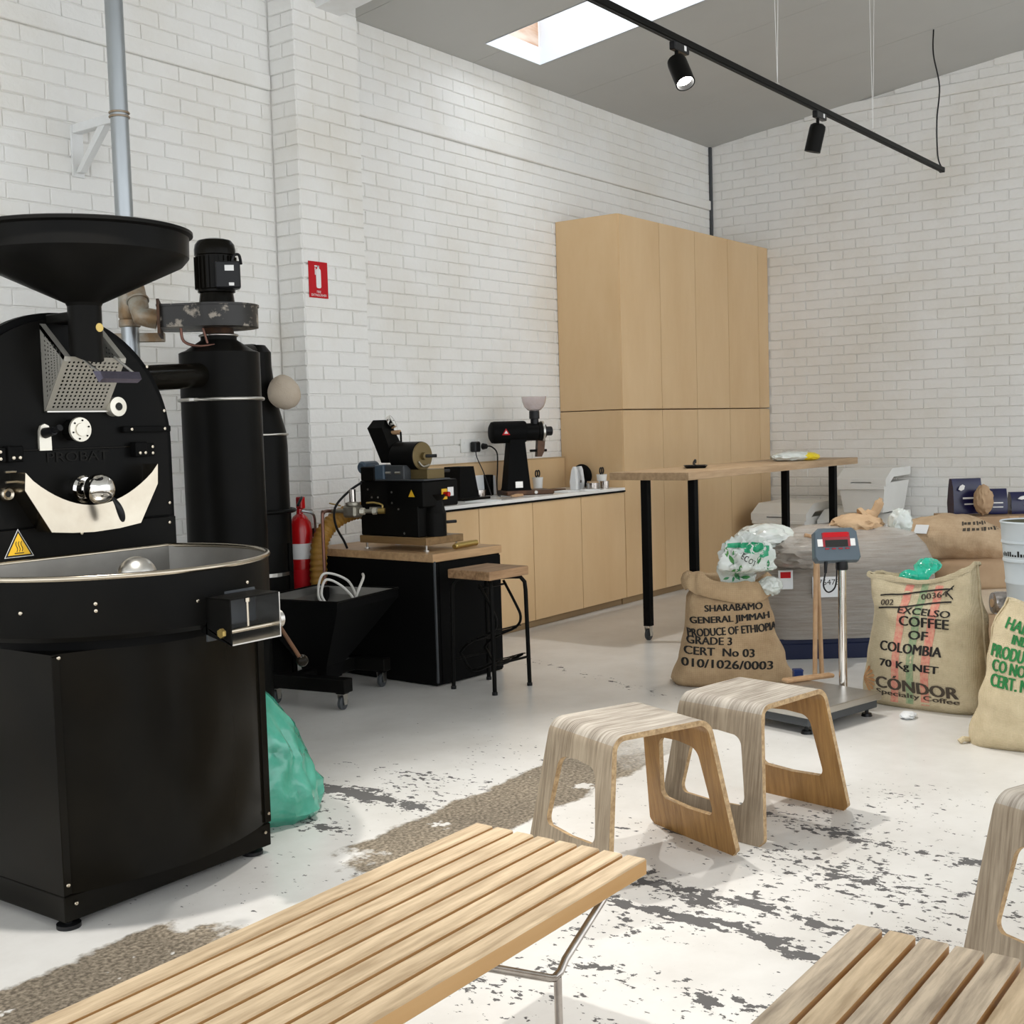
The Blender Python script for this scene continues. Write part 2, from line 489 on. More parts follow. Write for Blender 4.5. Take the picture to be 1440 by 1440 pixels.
MT['glass'] = M('rooflight_glass', (.96, .98, 1.), .05, trans=1.)
MT['dark_slot'] = M('dark_opening', (.02, .02, .018), .8)
MT['orange'] = M('orange_switch', (.80, .22, .03), .4)
MT['brass'] = M('aged_brass', (.50, .36, .12), .35, .9)
MT['zinc'] = M('cast_zinc', (.40, .38, .32), .45, .8, col2=(.28, .26, .21), scale=20.)
MT['copper'] = M('dull_copper', (.20, .10, .075), .4, .8)
MT['olive'] = M('bronze_paint', (.16, .115, .045), .4, .4)
MT['boardwood'] = wood('dark_board', (.28, .17, .07), (.19, .11, .045), 'y', 30., rough=.4)
MT['brown_guard'] = M('coffee_stained_metal', (.12, .055, .025), .45, .3, col2=(.06, .03, .015), scale=12.)
MT['lamp_glass'] = M('lit_lamp_lens', (1, 1, 1), .3, emit=(1, .98, .94, 14.))
MT['burlap_a'] = burlap('brown_burlap', (.36, .235, .125), (.56, .40, .235))
MT['burlap_b'] = burlap('pale_green_burlap', (.44, .36, .225), (.66, .57, .39))
MT['burlap_c'] = burlap('cream_burlap', (.47, .38, .23), (.68, .575, .385))
MT['burlap_d'] = burlap('tan_burlap', (.42, .285, .165), (.60, .44, .28))

def wrap_mat():
    m, nt, b = newmat('stretch_wrap'); L = nt.links
    tc = nt.nodes.new('ShaderNodeTexCoord')
    mp = nt.nodes.new('ShaderNodeMapping'); mp.inputs['Scale'].default_value = (1.2, 1.2, 26.)
    L.new(tc.outputs['Object'], mp.inputs['Vector'])
    n = node(nt, 'ShaderNodeTexNoise', Scale=2.6, Detail=9., Roughness=.75); L.new(mp.outputs['Vector'], n.inputs['Vector'])
    n2 = node(nt, 'ShaderNodeTexNoise', Scale=3., Detail=5.); L.new(tc.outputs['Object'], n2.inputs['Vector'])
    r = nt.nodes.new('ShaderNodeValToRGB')
    e = r.color_ramp.elements
    e[0].position = .34; e[0].color = (.52, .43, .35, 1); e[1].position = .58; e[1].color = (.70, .645, .58, 1)  # brown sacks under pale film; the paler streaks also carry some painted glare
    L.new(n.outputs['Fac'], r.inputs['Fac']); L.new(r.outputs['Color'], b.inputs['Base Color'])
    ad = node(nt, 'ShaderNodeMath', _operation='MULTIPLY_ADD'); L.new(n2.outputs['Fac'], ad.inputs[0]); ad.inputs[1].default_value = .6
    L.new(n.outputs['Fac'], ad.inputs[2])
    bp = node(nt, 'ShaderNodeBump', Strength=1., Distance=.05); L.new(ad.outputs[0], bp.inputs['Height'])
    L.new(bp.outputs['Normal'], b.inputs['Normal'])
    L.new(bp.outputs['Normal'], b.inputs['Coat Normal'])
    b.inputs['Roughness'].default_value = .28; b.inputs['Metallic'].default_value = .12
    b.inputs['Coat Weight'].default_value = 1.; b.inputs['Coat Roughness'].default_value = .06
    return m
MT['wrap'] = wrap_mat()

def floor_mat():
    m, nt, b = newmat('chipped_white_floor_paint'); L = nt.links
    g = nt.nodes.new('ShaderNodeNewGeometry'); P = g.outputs['Position']
    sep = nt.nodes.new('ShaderNodeSeparateXYZ'); L.new(P, sep.inputs[0])
    X, Y = sep.outputs['X'], sep.outputs['Y']
    def math_(op, a, c=None, d=None, clamp=False):
        n = nt.nodes.new('ShaderNodeMath'); n.operation = op; n.use_clamp = clamp
        for i, v in enumerate((a, c, d)):
            if v is None: continue
            if isinstance(v, (int, float)): n.inputs[i].default_value = v
            else: L.new(v, n.inputs[i])
        return n.outputs[0]
    def nz(scale, detail=3., st=(1, 1, 1), rough=.55, off=(0, 0, 0)):
        mp = nt.nodes.new('ShaderNodeMapping'); mp.inputs['Scale'].default_value = st; mp.inputs['Location'].default_value = off
        L.new(P, mp.inputs['Vector'])
        n = node(nt, 'ShaderNodeTexNoise', Scale=scale, Detail=detail, Roughness=rough); L.new(mp.outputs['Vector'], n.inputs['Vector'])
        return n.outputs['Fac']
    def mr(v, a, c, lo, hi):
        n = node(nt, 'ShaderNodeMapRange'); n.clamp = True
        n.inputs['From Min'].default_value = a; n.inputs['From Max'].default_value = c
        n.inputs['To Min'].default_value = lo; n.inputs['To Max'].default_value = hi
        L.new(v, n.inputs['Value']); return n.outputs['Result']
    wob = math_('SUBTRACT', nz(3., 4.), .5)
    # bands of heavier wear along the slab joints (run in Y at fixed X, within a Y range)
    def joint(x0, half, y0, y1, amp, lean=0.):
        xx = math_('ADD', X, math_('MULTIPLY', wob, .26))
        if lean: xx = math_('ADD', xx, math_('MULTIPLY', math_('SUBTRACT', Y, (y0 + y1) / 2), lean))
        d = math_('ABSOLUTE', math_('SUBTRACT', xx, x0))
        k = mr(d, 0., half, amp, 0.)
        ky = math_('MULTIPLY', mr(Y, y0 - .15, y0 + .15, 0., 1.), mr(Y, y1 - .15, y1 + .15, 1., 0.))
        return math_('MULTIPLY', k, ky)
    acc = None
    for a in ((3.40, .085, 2.9, 3.75, .215, 0), (2.98, .060, .3, 2.2, .215, -.10), (3.22, .10, 1.0, 2.6, .15, -.05), (3.92, .08, .7, 2.2, .13, -.1), (3.05, .10, 2.9, 3.4, .12, 0), (3.75, .09, 2.9, 3.7, .10, .1),
              (5.75, .14, 3.0, 4.4, .14, -.4), (4.55, .07, .4, 1.7, .07, -.2), (2.35, .2, .9, 2.1, .10, 0), (2.6, .12, 1.0, 1.9, .12, .1), (3.55, .25, .9, 2.4, .07, 0)):
        j = joint(*a); acc = j if acc is None else math_('ADD', acc, j)
    # general wear region round the stools
    reg = math_('MULTIPLY', mr(X, 1.8, 2.6, 0., 1.), math_('MULTIPLY', mr(X, 4.0, 5.6, 1., .12), mr(Y, 3.2, 4.4, 1., .1)))
    big = mr(nz(1.6, 4.), .38, .66, 0., .11)
    wear = math_('ADD', acc, math_('MULTIPLY', reg, math_('ADD', big, .060)))
    fine = nz(38., 4., (1., .62, 1.), .62)
    mid = nz(15., 5., (1., .6, 1.), .62, (3.1, 1.7, 0))
    chip = math_('MAXIMUM', fine, math_('SUBTRACT', mid, .018))
    edge = math_('SUBTRACT', .752, wear)
    chips = mr(math_('SUBTRACT', chip, edge), -.004, .006, 0., 1.)
    # bare concrete strip along X
    wob2 = math_('SUBTRACT', nz(5., 6., (1, 1, 1), .65, (9, 4, 0)), .5)
    yy = math_('ADD', Y, math_('MULTIPLY', wob2, .16))
    s1 = mr(yy, 2.515, 2.535, 0., 1.); s2 = mr(yy, 2.885, 2.905, 1., 0.)
    xw = math_('ADD', X, math_('MULTIPLY', wob2, .9))
    left = mr(xw, 2.13, 2.22, 1., 0.)
    midp = math_('MULTIPLY', mr(xw, 2.82, 2.90, 0., 1.), mr(xw, 4.25, 4.9, 1., 0.))
    holes = mr(nz(6., 5., (1, 1, 1), .6, (2, 8, 0)), .33, .36, 0., 1.)
    strip = math_('MULTIPLY', math_('MULTIPLY', s1, s2), math_('MULTIPLY', math_('MAXIMUM', left, midp), holes))
    # colours
    paint = nt.nodes.new('ShaderNodeValToRGB'); e = paint.color_ramp.elements
    e[0].position = .38; e[0].color = (.745, .73, .70, 1); e[1].position = .70; e[1].color = (.62, .60, .565, 1)
    L.new(nz(2.2, 7., (1, 1, 1), .65), paint.inputs['Fac'])
    con = nt.nodes.new('ShaderNodeValToRGB'); e = con.color_ramp.elements
    e[0].position = .38; e[0].color = (.13, .105, .075, 1); e[1].position = .68; e[1].color = (.40, .34, .26, 1)
    L.new(nz(75., 3.), con.inputs['Fac'])
    con2 = node(nt, 'ShaderNodeMix', _data_type='RGBA'); con2.blend_type = 'MULTIPLY'; con2.inputs[0].default_value = .6
    L.new(con.outputs[0], con2.inputs[6])
    cr = nt.nodes.new('ShaderNodeValToRGB'); e = cr.color_ramp.elements
    e[0].position = .3; e[0].color = (.45, .43, .40, 1); e[1].position = .7; e[1].color = (1, .97, .92, 1); L.new(nz(2.5, 4.), cr.inputs['Fac']); L.new(cr.outputs[0], con2.inputs[7])
    mx1 = node(nt, 'ShaderNodeMix', _data_type='RGBA'); L.new(strip, mx1.inputs[0]); L.new(paint.outputs[0], mx1.inputs[6]); L.new(con2.outputs[2], mx1.inputs[7])
    mx2 = node(nt, 'ShaderNodeMix', _data_type='RGBA'); L.new(math_('MULTIPLY', chips, math_('SUBTRACT', 1., strip)), mx2.inputs[0])
    L.new(mx1.outputs[2], mx2.inputs[6]); mx2.inputs[7].default_value = (.105, .10, .098, 1)
    L.new(mx2.outputs[2], b.inputs['Base Color'])
    allb = math_('MAXIMUM', chips, strip)
    L.new(mr(allb, 0., 1., .28, .85), b.inputs['Roughness'])
    hgt = math_('ADD', math_('MULTIPLY', allb, -1.), math_('MULTIPLY', math_('MULTIPLY', nz(120., 2.), strip), 1.2))
    bp = node(nt, 'ShaderNodeBump', Strength=.35, Distance=.003); L.new(hgt, bp.inputs['Height']); L.new(bp.outputs['Normal'], b.inputs['Normal'])
    return m
MT['floor'] = floor_mat()
# ------------------------------------------------------------------ room
YW, XE = 5.515, 10.905            # faces of the left and the far brick walls
YF = 4.93                         # front of counter and cupboards
CSL = 0.121                       # fall of the ceiling towards the left wall
def zc(y): return 4.04 + CSL * (YW - y)
XB, YR = -3.5, -4.5               # how far the floor and ceiling go on behind the camera
def struct(o): o['kind'] = 'structure'; return o

struct(MB().box(((XE + XB) / 2 + .1, (YW + YR) / 2 + .1, -.06), (XE - XB + .4, YW - YR + .4, .12)).build('floor', MT['floor']))

BH, BP = .0795, .086               # brick face height and course pitch
def brick_mesh(L, var):
    rnd = random.Random(var * 13 + int(L * 1000))
    j = lambda a: rnd.uniform(-a, a)
    d, c = .012, .004
    h2, l2 = BH / 2, L / 2
    base = [(-l2, d, -h2), (l2, d, -h2), (l2, d, h2), (-l2, d, h2)]
    mid = [(-l2 + j(.0015), c + .001, -h2 + j(.002)), (l2 + j(.0015), c + .001, -h2 + j(.002)), (l2 + j(.0015), c + .001, h2 + j(.002)), (-l2 + j(.0015), c + .001, h2 + j(.002))]
    top = [(-l2 + c, j(.0012), -h2 + c), (l2 - c, j(.0012), -h2 + c), (l2 - c, j(.0012), h2 - c), (-l2 + c, j(.0012), h2 - c)]
    vs = base + mid + top
    fs = []
    for k in (0, 4):
        for i in range(4):
            n = (i + 1) % 4
            fs.append((k + i, k + n, k + 4 + n, k + 4 + i))
    fs.append((8, 9, 10, 11))
    return vs, fs
_bm_cache = {}
def brick_data(L, var):
    k = (round(L, 3), var)
    if k not in _bm_cache:
        vs, fs = brick_mesh(L, var)
        _bm_cache[k] = MB().add(vs, fs).build('brick', MT['brick'])
        o = _bm_cache[k]; me = o.data; bpy.data.objects.remove(o); _bm_cache[k] = me
    return _bm_cache[k]

def lay_bricks(wall, spots, single=300):
    """spots: (x,y,z,rz,L,var). The biggest in the photo become objects, the rest one field."""
    def score(s):
        px, py, d = proj(s[:3])
        if d <= .3 or not (-10 < px < 1450 and -10 < py < 1450): return 1e6 + d
        hid = (px < 252 and py > 335) or (255 < px < 375 and py > 350) or (py > 735 and px > 1080) or (px < 500 and py > 780) or (500 < px < 640 and py > 640)
        return d + (1e3 if hid else 0)
    spots = sorted(spots, key=score)
    vis = [s for s in spots if score(s) < 1e3][:single]
    keep = set(id(s) for s in vis)
    rest = [s for s in spots if id(s) not in keep]
    for (x, y, z, rz, L, var) in vis:
        o = bpy.data.objects.new('brick', brick_data(L, var))
        COL.objects.link(o); o.parent = wall; o.location = (x, y, z); o.rotation_euler = (0, 0, rz)
    if rest:
        m = MB()
        for (x, y, z, rz, L, var) in rest:
            vs, fs = brick_mesh(L, var)
            ca, sa = math.cos(rz), math.sin(rz)
            m.add([(x + a * ca - b * sa, y + a * sa + b * ca, z + c) for a, b, c in vs], fs)
        m.build('brick_field', MT['brick'], wall, kind='stuff')

def courses(n0, n1): return [(k, .005 + BP * k + BH / 2) for k in range(n0, n1)]
def run(a0, a1, k, gap=.005, full=.235, seed=0):
    """brick centres and lengths of one course between a0 and a1"""
    P = full + gap; x = a0 - (P / 2 if k % 2 else 0.0) - (seed % 3) * 0.0
    out = []
    while x < a1 - .02:
        s, e = max(x, a0), min(x + full, a1)
        if e - s > .03: out.append(((s + e) / 2, round(e - s, 3)))
        x += P
    return out

# --- left wall (both sides of the pier), bricks laid in stretcher bond, one smooth band course
wl = struct(MB().box(((XE + XB) / 2, YW + .009 + .1, 2.05), (XE - XB, .2, 4.3)).build('wall_left', MT['mortar']))
sp = []
for k, z in courses(0, 47):
    if k == 40: continue
    for a0, a1 in ((XB, 5.205), (5.765, XE)):
        for x, L in run(a0, a1, k):
            if x > 8.35 and z < 2.85: continue
            if 5.9 < x < 8.3 and z < .85: continue
            sp.append((x, YW + random.uniform(-.001, .001), z, random.uniform(-.004, .004), L, random.randrange(5)))
lay_bricks(wl, sp)
for a0, a1 in ((XB, 5.205), (5.76, XE)):
    MB().box(((a0 + a1) / 2, YW + .003, .007 + 40 * BP + .04), (a1 - a0, .04, .088), .006).build('ledge', MT['brick'], wl)
# --- far wall
wb = struct(MB().prism([(XE + .009, YW + .2, -.1), (XE + .009, YR, -.1), (XE + .009, YR, zc(YR) + .15), (XE + .009, YW + .2, zc(YW + .2) + .15)], (.2, 0, 0)).build('wall_back', MT['mortar']))
sp = []
for k, z in courses(0, 62):
    for y, L in run(-YW, -YR, k, seed=1):
        y = -y
        if z + BH / 2 > zc(y) + .03: continue
        if k == 48 and y < 4.55: continue
        if y > 4.98 and z < 2.9: continue
        sp.append((XE + random.uniform(-.0008, .0008), y, z, -PI / 2 + random.uniform(-.003, .003), L, random.randrange(5)))
lay_bricks(wb, sp)
MB().box((XE + .003, (4.55 + YR) / 2, .005 + 48 * BP + .04), (.04, 4.55 - YR, .088), .006).build('ledge', MT['brick'], wb)
# --- pier standing out of the left wall
PX0, PX1, PY = 5.212, 5.757, 5.30
wp = struct(MB().box(((PX0 + PX1) / 2, (PY + YW) / 2 + .01, 2.04), (PX1 - PX0 - .02, YW - PY, 4.1)).build('wall_pier', MT['mortar']))
sp = []
W = PX1 - PX0
for k, z in courses(0, 47):
    if k % 2: fr = [(PX0 + W * .25, W / 2 - .008), (PX0 + W * .75, W / 2 - .008)]; sd = [(PY + .108, .20)]
    else: fr = [(PX0 + W * .125, W / 4 - .008), (PX0 + W * .5, W / 2 - .008), (PX0 + W * .875, W / 4 - .008)]; sd = [(PY + .054, .10), (PY + .162, .10)]
    for x, L in fr: sp.append((x, PY + random.uniform(-.0012, .0012), z, random.uniform(-.004, .004), round(L, 3), random.randrange(5)))
    for y, L in sd: sp.append((PX0 + random.uniform(-.001, .001), y, z, -PI / 2, round(L, 3), random.randrange(5)))
lay_bricks(wp, sp)
MB().box((PX1 - .005, (PY + YW) / 2 + .008, 2.02), (.01, YW - PY - .01, 4.04)).build('return_face', MT['brick'], wp)
# --- painted steel beam bearing on the pier
m = MB()
bx0, bx1 = 5.40, 5.60
m.prism([(bx0, 5.42, zc(5.42) - .14), (bx0, YR, zc(YR) - .14), (bx0, YR, zc(YR) - .01), (bx0, 5.42, zc(5.42) - .01)], (bx1 - bx0, 0, 0))
struct(m.build('trim_1', MT['white_paint']))
# --- grey angle strip in the far corner
struct(MB().box((XE - .012, YW - .012, 2.02), (.03, .03, 4.04), .004).build('trim_2', MT['dark_grey']))

# --- ceiling boards on a backing, open over the rooflight
HX0, HX1, HY0, HY1 = 7.00, 7.67, 3.30, 5.25
def slab(m, x0, x1, y0, y1, t0, t1):
    p = [(x0, y0, zc(y0) + t0), (x1, y0, zc(y0) + t0), (x1, y1, zc(y1) + t0), (x0, y1, zc(y1) + t0)]
    m.prism(p, (0, 0, t1 - t0))
HOLES = [(HX0, HX1, HY0, HY1)]
def around(x0, x1, y0, y1, holes=None):
    """rectangle minus the rooflight opening"""
    rects = [(x0, x1, y0, y1)]
    for (a, b, c, d) in HOLES:
        nxt = []
        for (p, q, r, t) in rects:
            if q <= a or p >= b or t <= c or r >= d: nxt.append((p, q, r, t)); continue
            if p < a: nxt.append((p, a, r, t))
            if q > b: nxt.append((b, q, r, t))
            u, v = max(p, a), min(q, b)
            if r < c: nxt.append((u, v, r, c))
            if t > d: nxt.append((u, v, d, t))
        rects = nxt
    return rects
m = MB()
for r in around(XB, XE + .2, YR, YW + .2): slab(m, *r, .012, .12)
ce = struct(m.build('ceiling', MT['ceiling']))
x = 8.45 - 1.25 * 10
while x < XE:
    for (a, b, c, d) in around(max(x + .002, XB), min(x + 1.248, XE + .02), YR, YW + .02):
        if b - a < .02: continue
        m = MB(); slab(m, a, b, c, d, 0, .013); m.build('ceiling_board', MT['ceiling'], ce)
    x += 1.25

# --- rooflight: lining boards, bare ply end, glass
def thin_glass():
    m, nt, b = newmat('clear_rooflight_pane')
    out = nt.nodes['Material Output']; tr = nt.nodes.new('ShaderNodeBsdfTransparent'); gl = node(nt, 'ShaderNodeBsdfGlossy', Roughness=.05)
    mx = nt.nodes.new('ShaderNodeMixShader'); mx.inputs[0].default_value = .06
    nt.links.new(tr.outputs[0], mx.inputs[1]); nt.links.new(gl.outputs[0], mx.inputs[2]); nt.links.new(mx.outputs[0], out.inputs['Surface'])
    return m
wn = bpy.data.objects.new('window_1', None); COL.objects.link(wn); struct(wn)
UP = .33
def lining(p0, p1, t, name, mat, z0=0., z1=UP):
    (xa, ya), (xb, yb) = p0, p1
    poly = [(xa, ya, zc(ya) + z0), (xb, yb, zc(yb) + z0), (xb, yb, zc(yb) + z1), (xa, ya, zc(ya) + z1)]
    MB().prism(poly, t).build(name, mat, wn)
lining((HX1 - .004, HY0), (HX1 - .004, HY1), (.02, 0, 0), 'lining_board', MT['reveal'])
lining((HX0 + .004, HY0), (HX0 + .004, HY1), (-.02, 0, 0), 'lining_board', MT['reveal'])
lining((HX0, HY1 - .004), (HX1, HY1 - .004), (0, .02, 0), 'lining_board', MT['reveal'], 0, .125)
lining((HX0, HY1 + .008), (HX1, HY1 + .008), (0, .02, 0), 'end_ply', MT['rawply'], .122, UP)
lining((HX0, HY0 + .004), (HX1, HY0 + .004), (0, -.02, 0), 'lining_board', MT['reveal'])
MB().box(((HX0 + HX1) / 2, 4.02, zc(4.02) + .16), (HX1 - HX0, .035, .12), .004).build('cross_batten', MT['rawply'], wn)
MB().box(((HX0 + HX1) / 2, 4.02, zc(4.02) + .093), (HX1 - HX0, .045, .014), .003).build('batten_edge', MT['black_matt'], wn)
m = MB(); slab(m, HX0 - .03, HX1 + .03, HY0 - .03, HY1 + .05, UP, UP + .006); m.build('pane', thin_glass(), wn)

# ------------------------------------------------------------------ counter run and tall cupboards
def cupboard(x0, x1, z0, z1, label, group, name, back=True, left_panel=False):
    t = thing(name, label, 'cabinet', ((x0 + x1) / 2, YF, z0), 0, group)
    w, h, dep = x1 - x0, z1 - z0, YW - YF - .004
    MB().box((.002, dep / 2 + .012, h / 2), (w - .004, dep - .024, h), .001).build('carcass', MT['birch'], t)
    if left_panel: MB().box((-w / 2 + .003, dep / 2 + .005, h / 2), (.008, dep - .010, h - .004), .001).build('end_panel', MT['birch'], t)
    MB().box((0, .0095, h / 2 + .0), (w - .0065, .019, h - .006), .0012).build('door', MT['birch'], t)
    return t
PLH = .055
CS = [5.78, 6.351, 6.962, 7.579, 8.200]
desc = ['plain birch ply base cabinet at the end of the counter behind the black desk', 'plain birch ply base cabinet under the counter, second from the black desk',
        'plain birch ply base cabinet under the counter below the coffee grinder', 'plain birch ply base cabinet under the counter beside the tall cupboards']
for i in range(4):
    cupboard(CS[i], CS[i + 1], PLH, .885, desc[i], 'birch base cabinets under the counter', 'base_cabinet')
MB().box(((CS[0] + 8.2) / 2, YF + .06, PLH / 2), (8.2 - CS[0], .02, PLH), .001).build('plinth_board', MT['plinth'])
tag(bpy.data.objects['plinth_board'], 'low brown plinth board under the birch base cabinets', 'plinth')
TS = [8.204, 8.829, 9.438, 10.059, 10.682, 10.900]
ordn = ['first', 'second', 'third', 'fourth', 'narrow last']
for i in range(5):
    cupboard(TS[i], TS[i + 1], PLH, 1.517, 'lower birch ply cupboard of the tall wall unit, %s from the counter' % ordn[i], 'lower tall cupboards', 'tall_cupboard', left_panel=(i == 0))
    cupboard(TS[i], TS[i + 1], 1.523, 3.02, 'upper birch ply cupboard of the tall wall unit, %s from the counter' % ordn[i], 'upper tall cupboards', 'wall_cupboard', left_panel=(i == 0))
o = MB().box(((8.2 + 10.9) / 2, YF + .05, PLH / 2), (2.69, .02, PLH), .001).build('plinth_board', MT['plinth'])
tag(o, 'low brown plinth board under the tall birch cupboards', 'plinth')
t = thing('worktop', 'long white worktop with a thin black edge on the birch base cabinets', 'worktop', (CS[0], YF, .885))
MB().box(((8.2 - CS[0]) / 2, (YW - YF) / 2 - .006, .022), (8.2 - CS[0] - .004, YW - YF + .004, .022), .002).build('slab', MT['quartz'], t)
MB().box(((8.2 - CS[0]) / 2, (YW - YF) / 2 - .010, .0055), (8.2 - CS[0] - .004, YW - YF + .006, .011), .001).build('black_edge', MT['black_matt'], t)
t = thing('backsplash', 'low birch ply upstand along the wall at the back of the worktop', 'backsplash', (CS[0], YW - .03, .918))
MB().box(((8.2 - CS[0]) / 2, 0, .118), (8.2 - CS[0] - .006, .018, .236), .002).build('panel', MT['birch'], t)
MB().box(((8.2 - CS[0]) / 2, .004, .240), (8.2 - CS[0] - .006, .026, .012), .002).build('top_edge', MT['birch_edge'], t)

# ------------------------------------------------------------------ track lights
TY, TZ = 2.975, 3.30
t = thing('light_track', 'long black ceiling track hung on thin wires', 'track', (0, 0, 0))
MB().box(((9.80 + .6) / 2, TY, TZ), (9.80 - .6, .036, .034), .003).build('rail', MT['black'], t)
MB().box(((9.80 + .6) / 2, TY, TZ - .0185), (9.80 - .62, .016, .006)).build('slot', MT['dark_slot'], t)
MB().box((9.81, TY, TZ - .002), (.03, .04, .04), .004).build('end_cap', MT['black_plastic'], t)
for x in (6.75, 8.30, 4.6, 2.4):
    m = MB()
    for dx in (-.05, .05): m.tube([(x, TY, TZ + .03), (x + dx, TY, zc(TY))], .0016, 5)
    m.build('hanging_wire', MT['white'], t)
    MB().box((x, TY, TZ + .024), (.04, .02, .014), .003).build('wire_clip', MT['steel'], t)
o = MB().tube([(9.80, TY, TZ + .015), (9.74, TY + .01, TZ + .10), (9.69, TY, TZ + .35), (9.76, TY, TZ + .62), (9.68, TY + .02, TZ + .85), (9.72, TY + .03, zc(TY + .03))], .006, 6, smooth=6).build('power_cable', MT['black_plastic'])
tag(o, 'thin black cable hanging from the ceiling to the end of the light track', 'cable')

def spot_head(x, label, aim, watts, lit=True, beam='spot_beam'):
    t = thing('track_spotlight', label, 'spotlight', (x, TY, TZ - .017), 0, 'spotlights on the track')
    MB().box((0, 0, -.022), (.15, .034, .042), .004).build('adapter', MT['black_plastic'], t)
    MB().box((.03, -.0175, -.02), (.022, .002, .024)).build('rating_label', MT['white'], t)
    MB().cyl((-.03, 0, -.04), (-.03, 0, -.10), .010, seg=12).build('stem', MT['black'], t)
    d = Vector(aim).normalized()
    p0 = Vector((-.03, 0, -.095)); q = d.to_track_quat('-Z', 'Y').to_matrix()
    T = Matrix.Translation(p0) @ q.to_4x4()
    m = MB(T)
    m.lathe([(.004, .022), (.030, .020), (.046, .008), (.049, -.01), (.049, -.150), (.043, -.150), (.043, -.118)], seg=28)
    m.build('can', MT['black'], t, smooth=40)
    MB(T).lathe([(.0005, -.120), (.030, -.122), (.043, -.119)], seg=24).build('lens', MT['lamp_glass'] if lit else MT['dark_slot'], t)
    l = bpy.data.lights.new(beam, 'SPOT'); l.energy = watts; l.spot_size = math.radians(78); l.spot_blend = .65; l.shadow_soft_size = .045; l.color = (1., .965, .91)
    o = bpy.data.objects.new(beam, l); COL.objects.link(o); o.parent = t
    o.matrix_local = Matrix.Translation(p0 + d * .16) @ q.to_4x4()
spot_head(5.575, 'black track spotlight shining nearest the rooflight', (-.34, -.55, -1.), SPOT_W)
spot_head(7.370, 'black track spotlight between the rooflight and the loose cable', (0., .26, -1.), SPOT_W * .7)
spot_head(3.78, 'black track spotlight above the plywood stools', (.0, -.35, -1.), SPOT_W * 1.3, beam='track_spot_over_stools_offscreen')
spot_head(1.98, 'black track spotlight above the slatted bench and roaster', (.0, -.10, -1.), SPOT_W * 1.35, beam='track_spot_over_bench_offscreen')
# ------------------------------------------------------------------ coffee roaster
RX, RY = 2.43, 3.61               # middle of the front plate
ro = thing('coffee_roaster', 'big black drum coffee roaster with funnel hopper and round cooling tray', 'roaster', (RX, RY, 0))
def L(x, y, z): return (x - RX, y - RY, z)      # world -> roaster
# base with a bowed front panel
bx0, bx1, by0, by1 = 1.989 - RX, 2.777 - RX, 3.085 - RY, 4.15 - RY
MB().box(((bx0 + bx1) / 2, (by0 + by1) / 2, .062), (bx1 - bx0, by1 - by0, .076), .003).build('plinth', MT['black_gloss'], ro)
n = 24
front = []
for i in range(n + 1):
    u = i / n; x = bx0 + .028 + (bx1 - bx0 - .056) * u
    front.append((x, by0 + .002 - .085 * math.sin(PI * u) ** .9))
ring = lambda z: [(bx0, by1, z), (bx0, by0, z)] + [(x, y, z) for x, y in front] + [(bx1, by0, z), (bx1, by1, z)]
MB().ring_loft([ring(.103), ring(.80)]).build('base_cabinet', MT['black_gloss'], ro, smooth=25)
for x in (bx0 + .012, bx1 - .012):
    MB().box((x, by0 - .001, .45), (.026, .006, .69), .002).build('corner_strip', MT['black_gloss'], ro)
for (x, y) in ((bx0 + .03, by0 + .03), (bx1 - .05, by0 + .04), (bx0 + .03, by1 - .05), (bx1 - .05, by1 - .05)):
    m = MB(); m.cyl((x, y, 0), (x, y, .012), .035, seg=24); m.cyl((x, y, .01), (x, y, .03), .01, seg=12)
    m.build('levelling_foot', MT['black_plastic'], ro)
# drum housing behind the plate
MB().cyl((0, .02, 1.39), (0, .86, 1.39), .395, seg=64).build('drum_housing', MT['black'], ro, smooth=30)
MB().box((0, .36, .95), (.70, .70, .36), .01).build('burner_housing', MT['black'], ro)
# arched front plate
def arch(y, r, zb, hw, zcen=1.39):
    return [(hw, y, zb)] + arc((0, zcen), r, 0, PI, 40, y=y) + [(-hw, y, zb)]
MB().prism(arch(.012, .435, .98, .435), (0, .035, 0)).build('front_plate_rim', MT['black_matt'], ro, smooth=30)
MB().prism(arch(0, .412, 1.128, .412), (0, .013, 0)).build('front_plate', MT['black'], ro, smooth=30)
MB().box((0, .002, 1.05), (.85, .02, .142), .002).build('lower_plate', MT['black'], ro)
MB().box((0, -.003, 1.376), (.56, .006, .006), .001).build('plate_seam', MT['black_gloss'], ro)
def at_plate(X, Z, d=0.): return (X - RX - .70 * d, -d, 1.4 - (1.4 - Z) * (1 - d / 3.61))
# screws, all alike
scr = MB().lathe([(.0005, -.004), (.005, -.0035), (.0062, -.001), (.0062, .002)], axis='y', seg=10).build('screw', MT['steel_warm'], ro)
scr_used = [False]
def screw(x, y, z, rz=0.):
    if not scr_used[0]:
        scr_used[0] = True; scr.location = (x, y, z); scr.rotation_euler = (0, 0, rz); return
    clone(scr, (x, y, z), (0, 0, rz), ro)
for (x, z) in ((.405, 1.17), (.395, 1.10), (.335, 1.655), (-.31, 1.665), (-.36, 1.57), (.40, 1.50)): screw(x, -.001 if z > 1.13 else -.008, z)
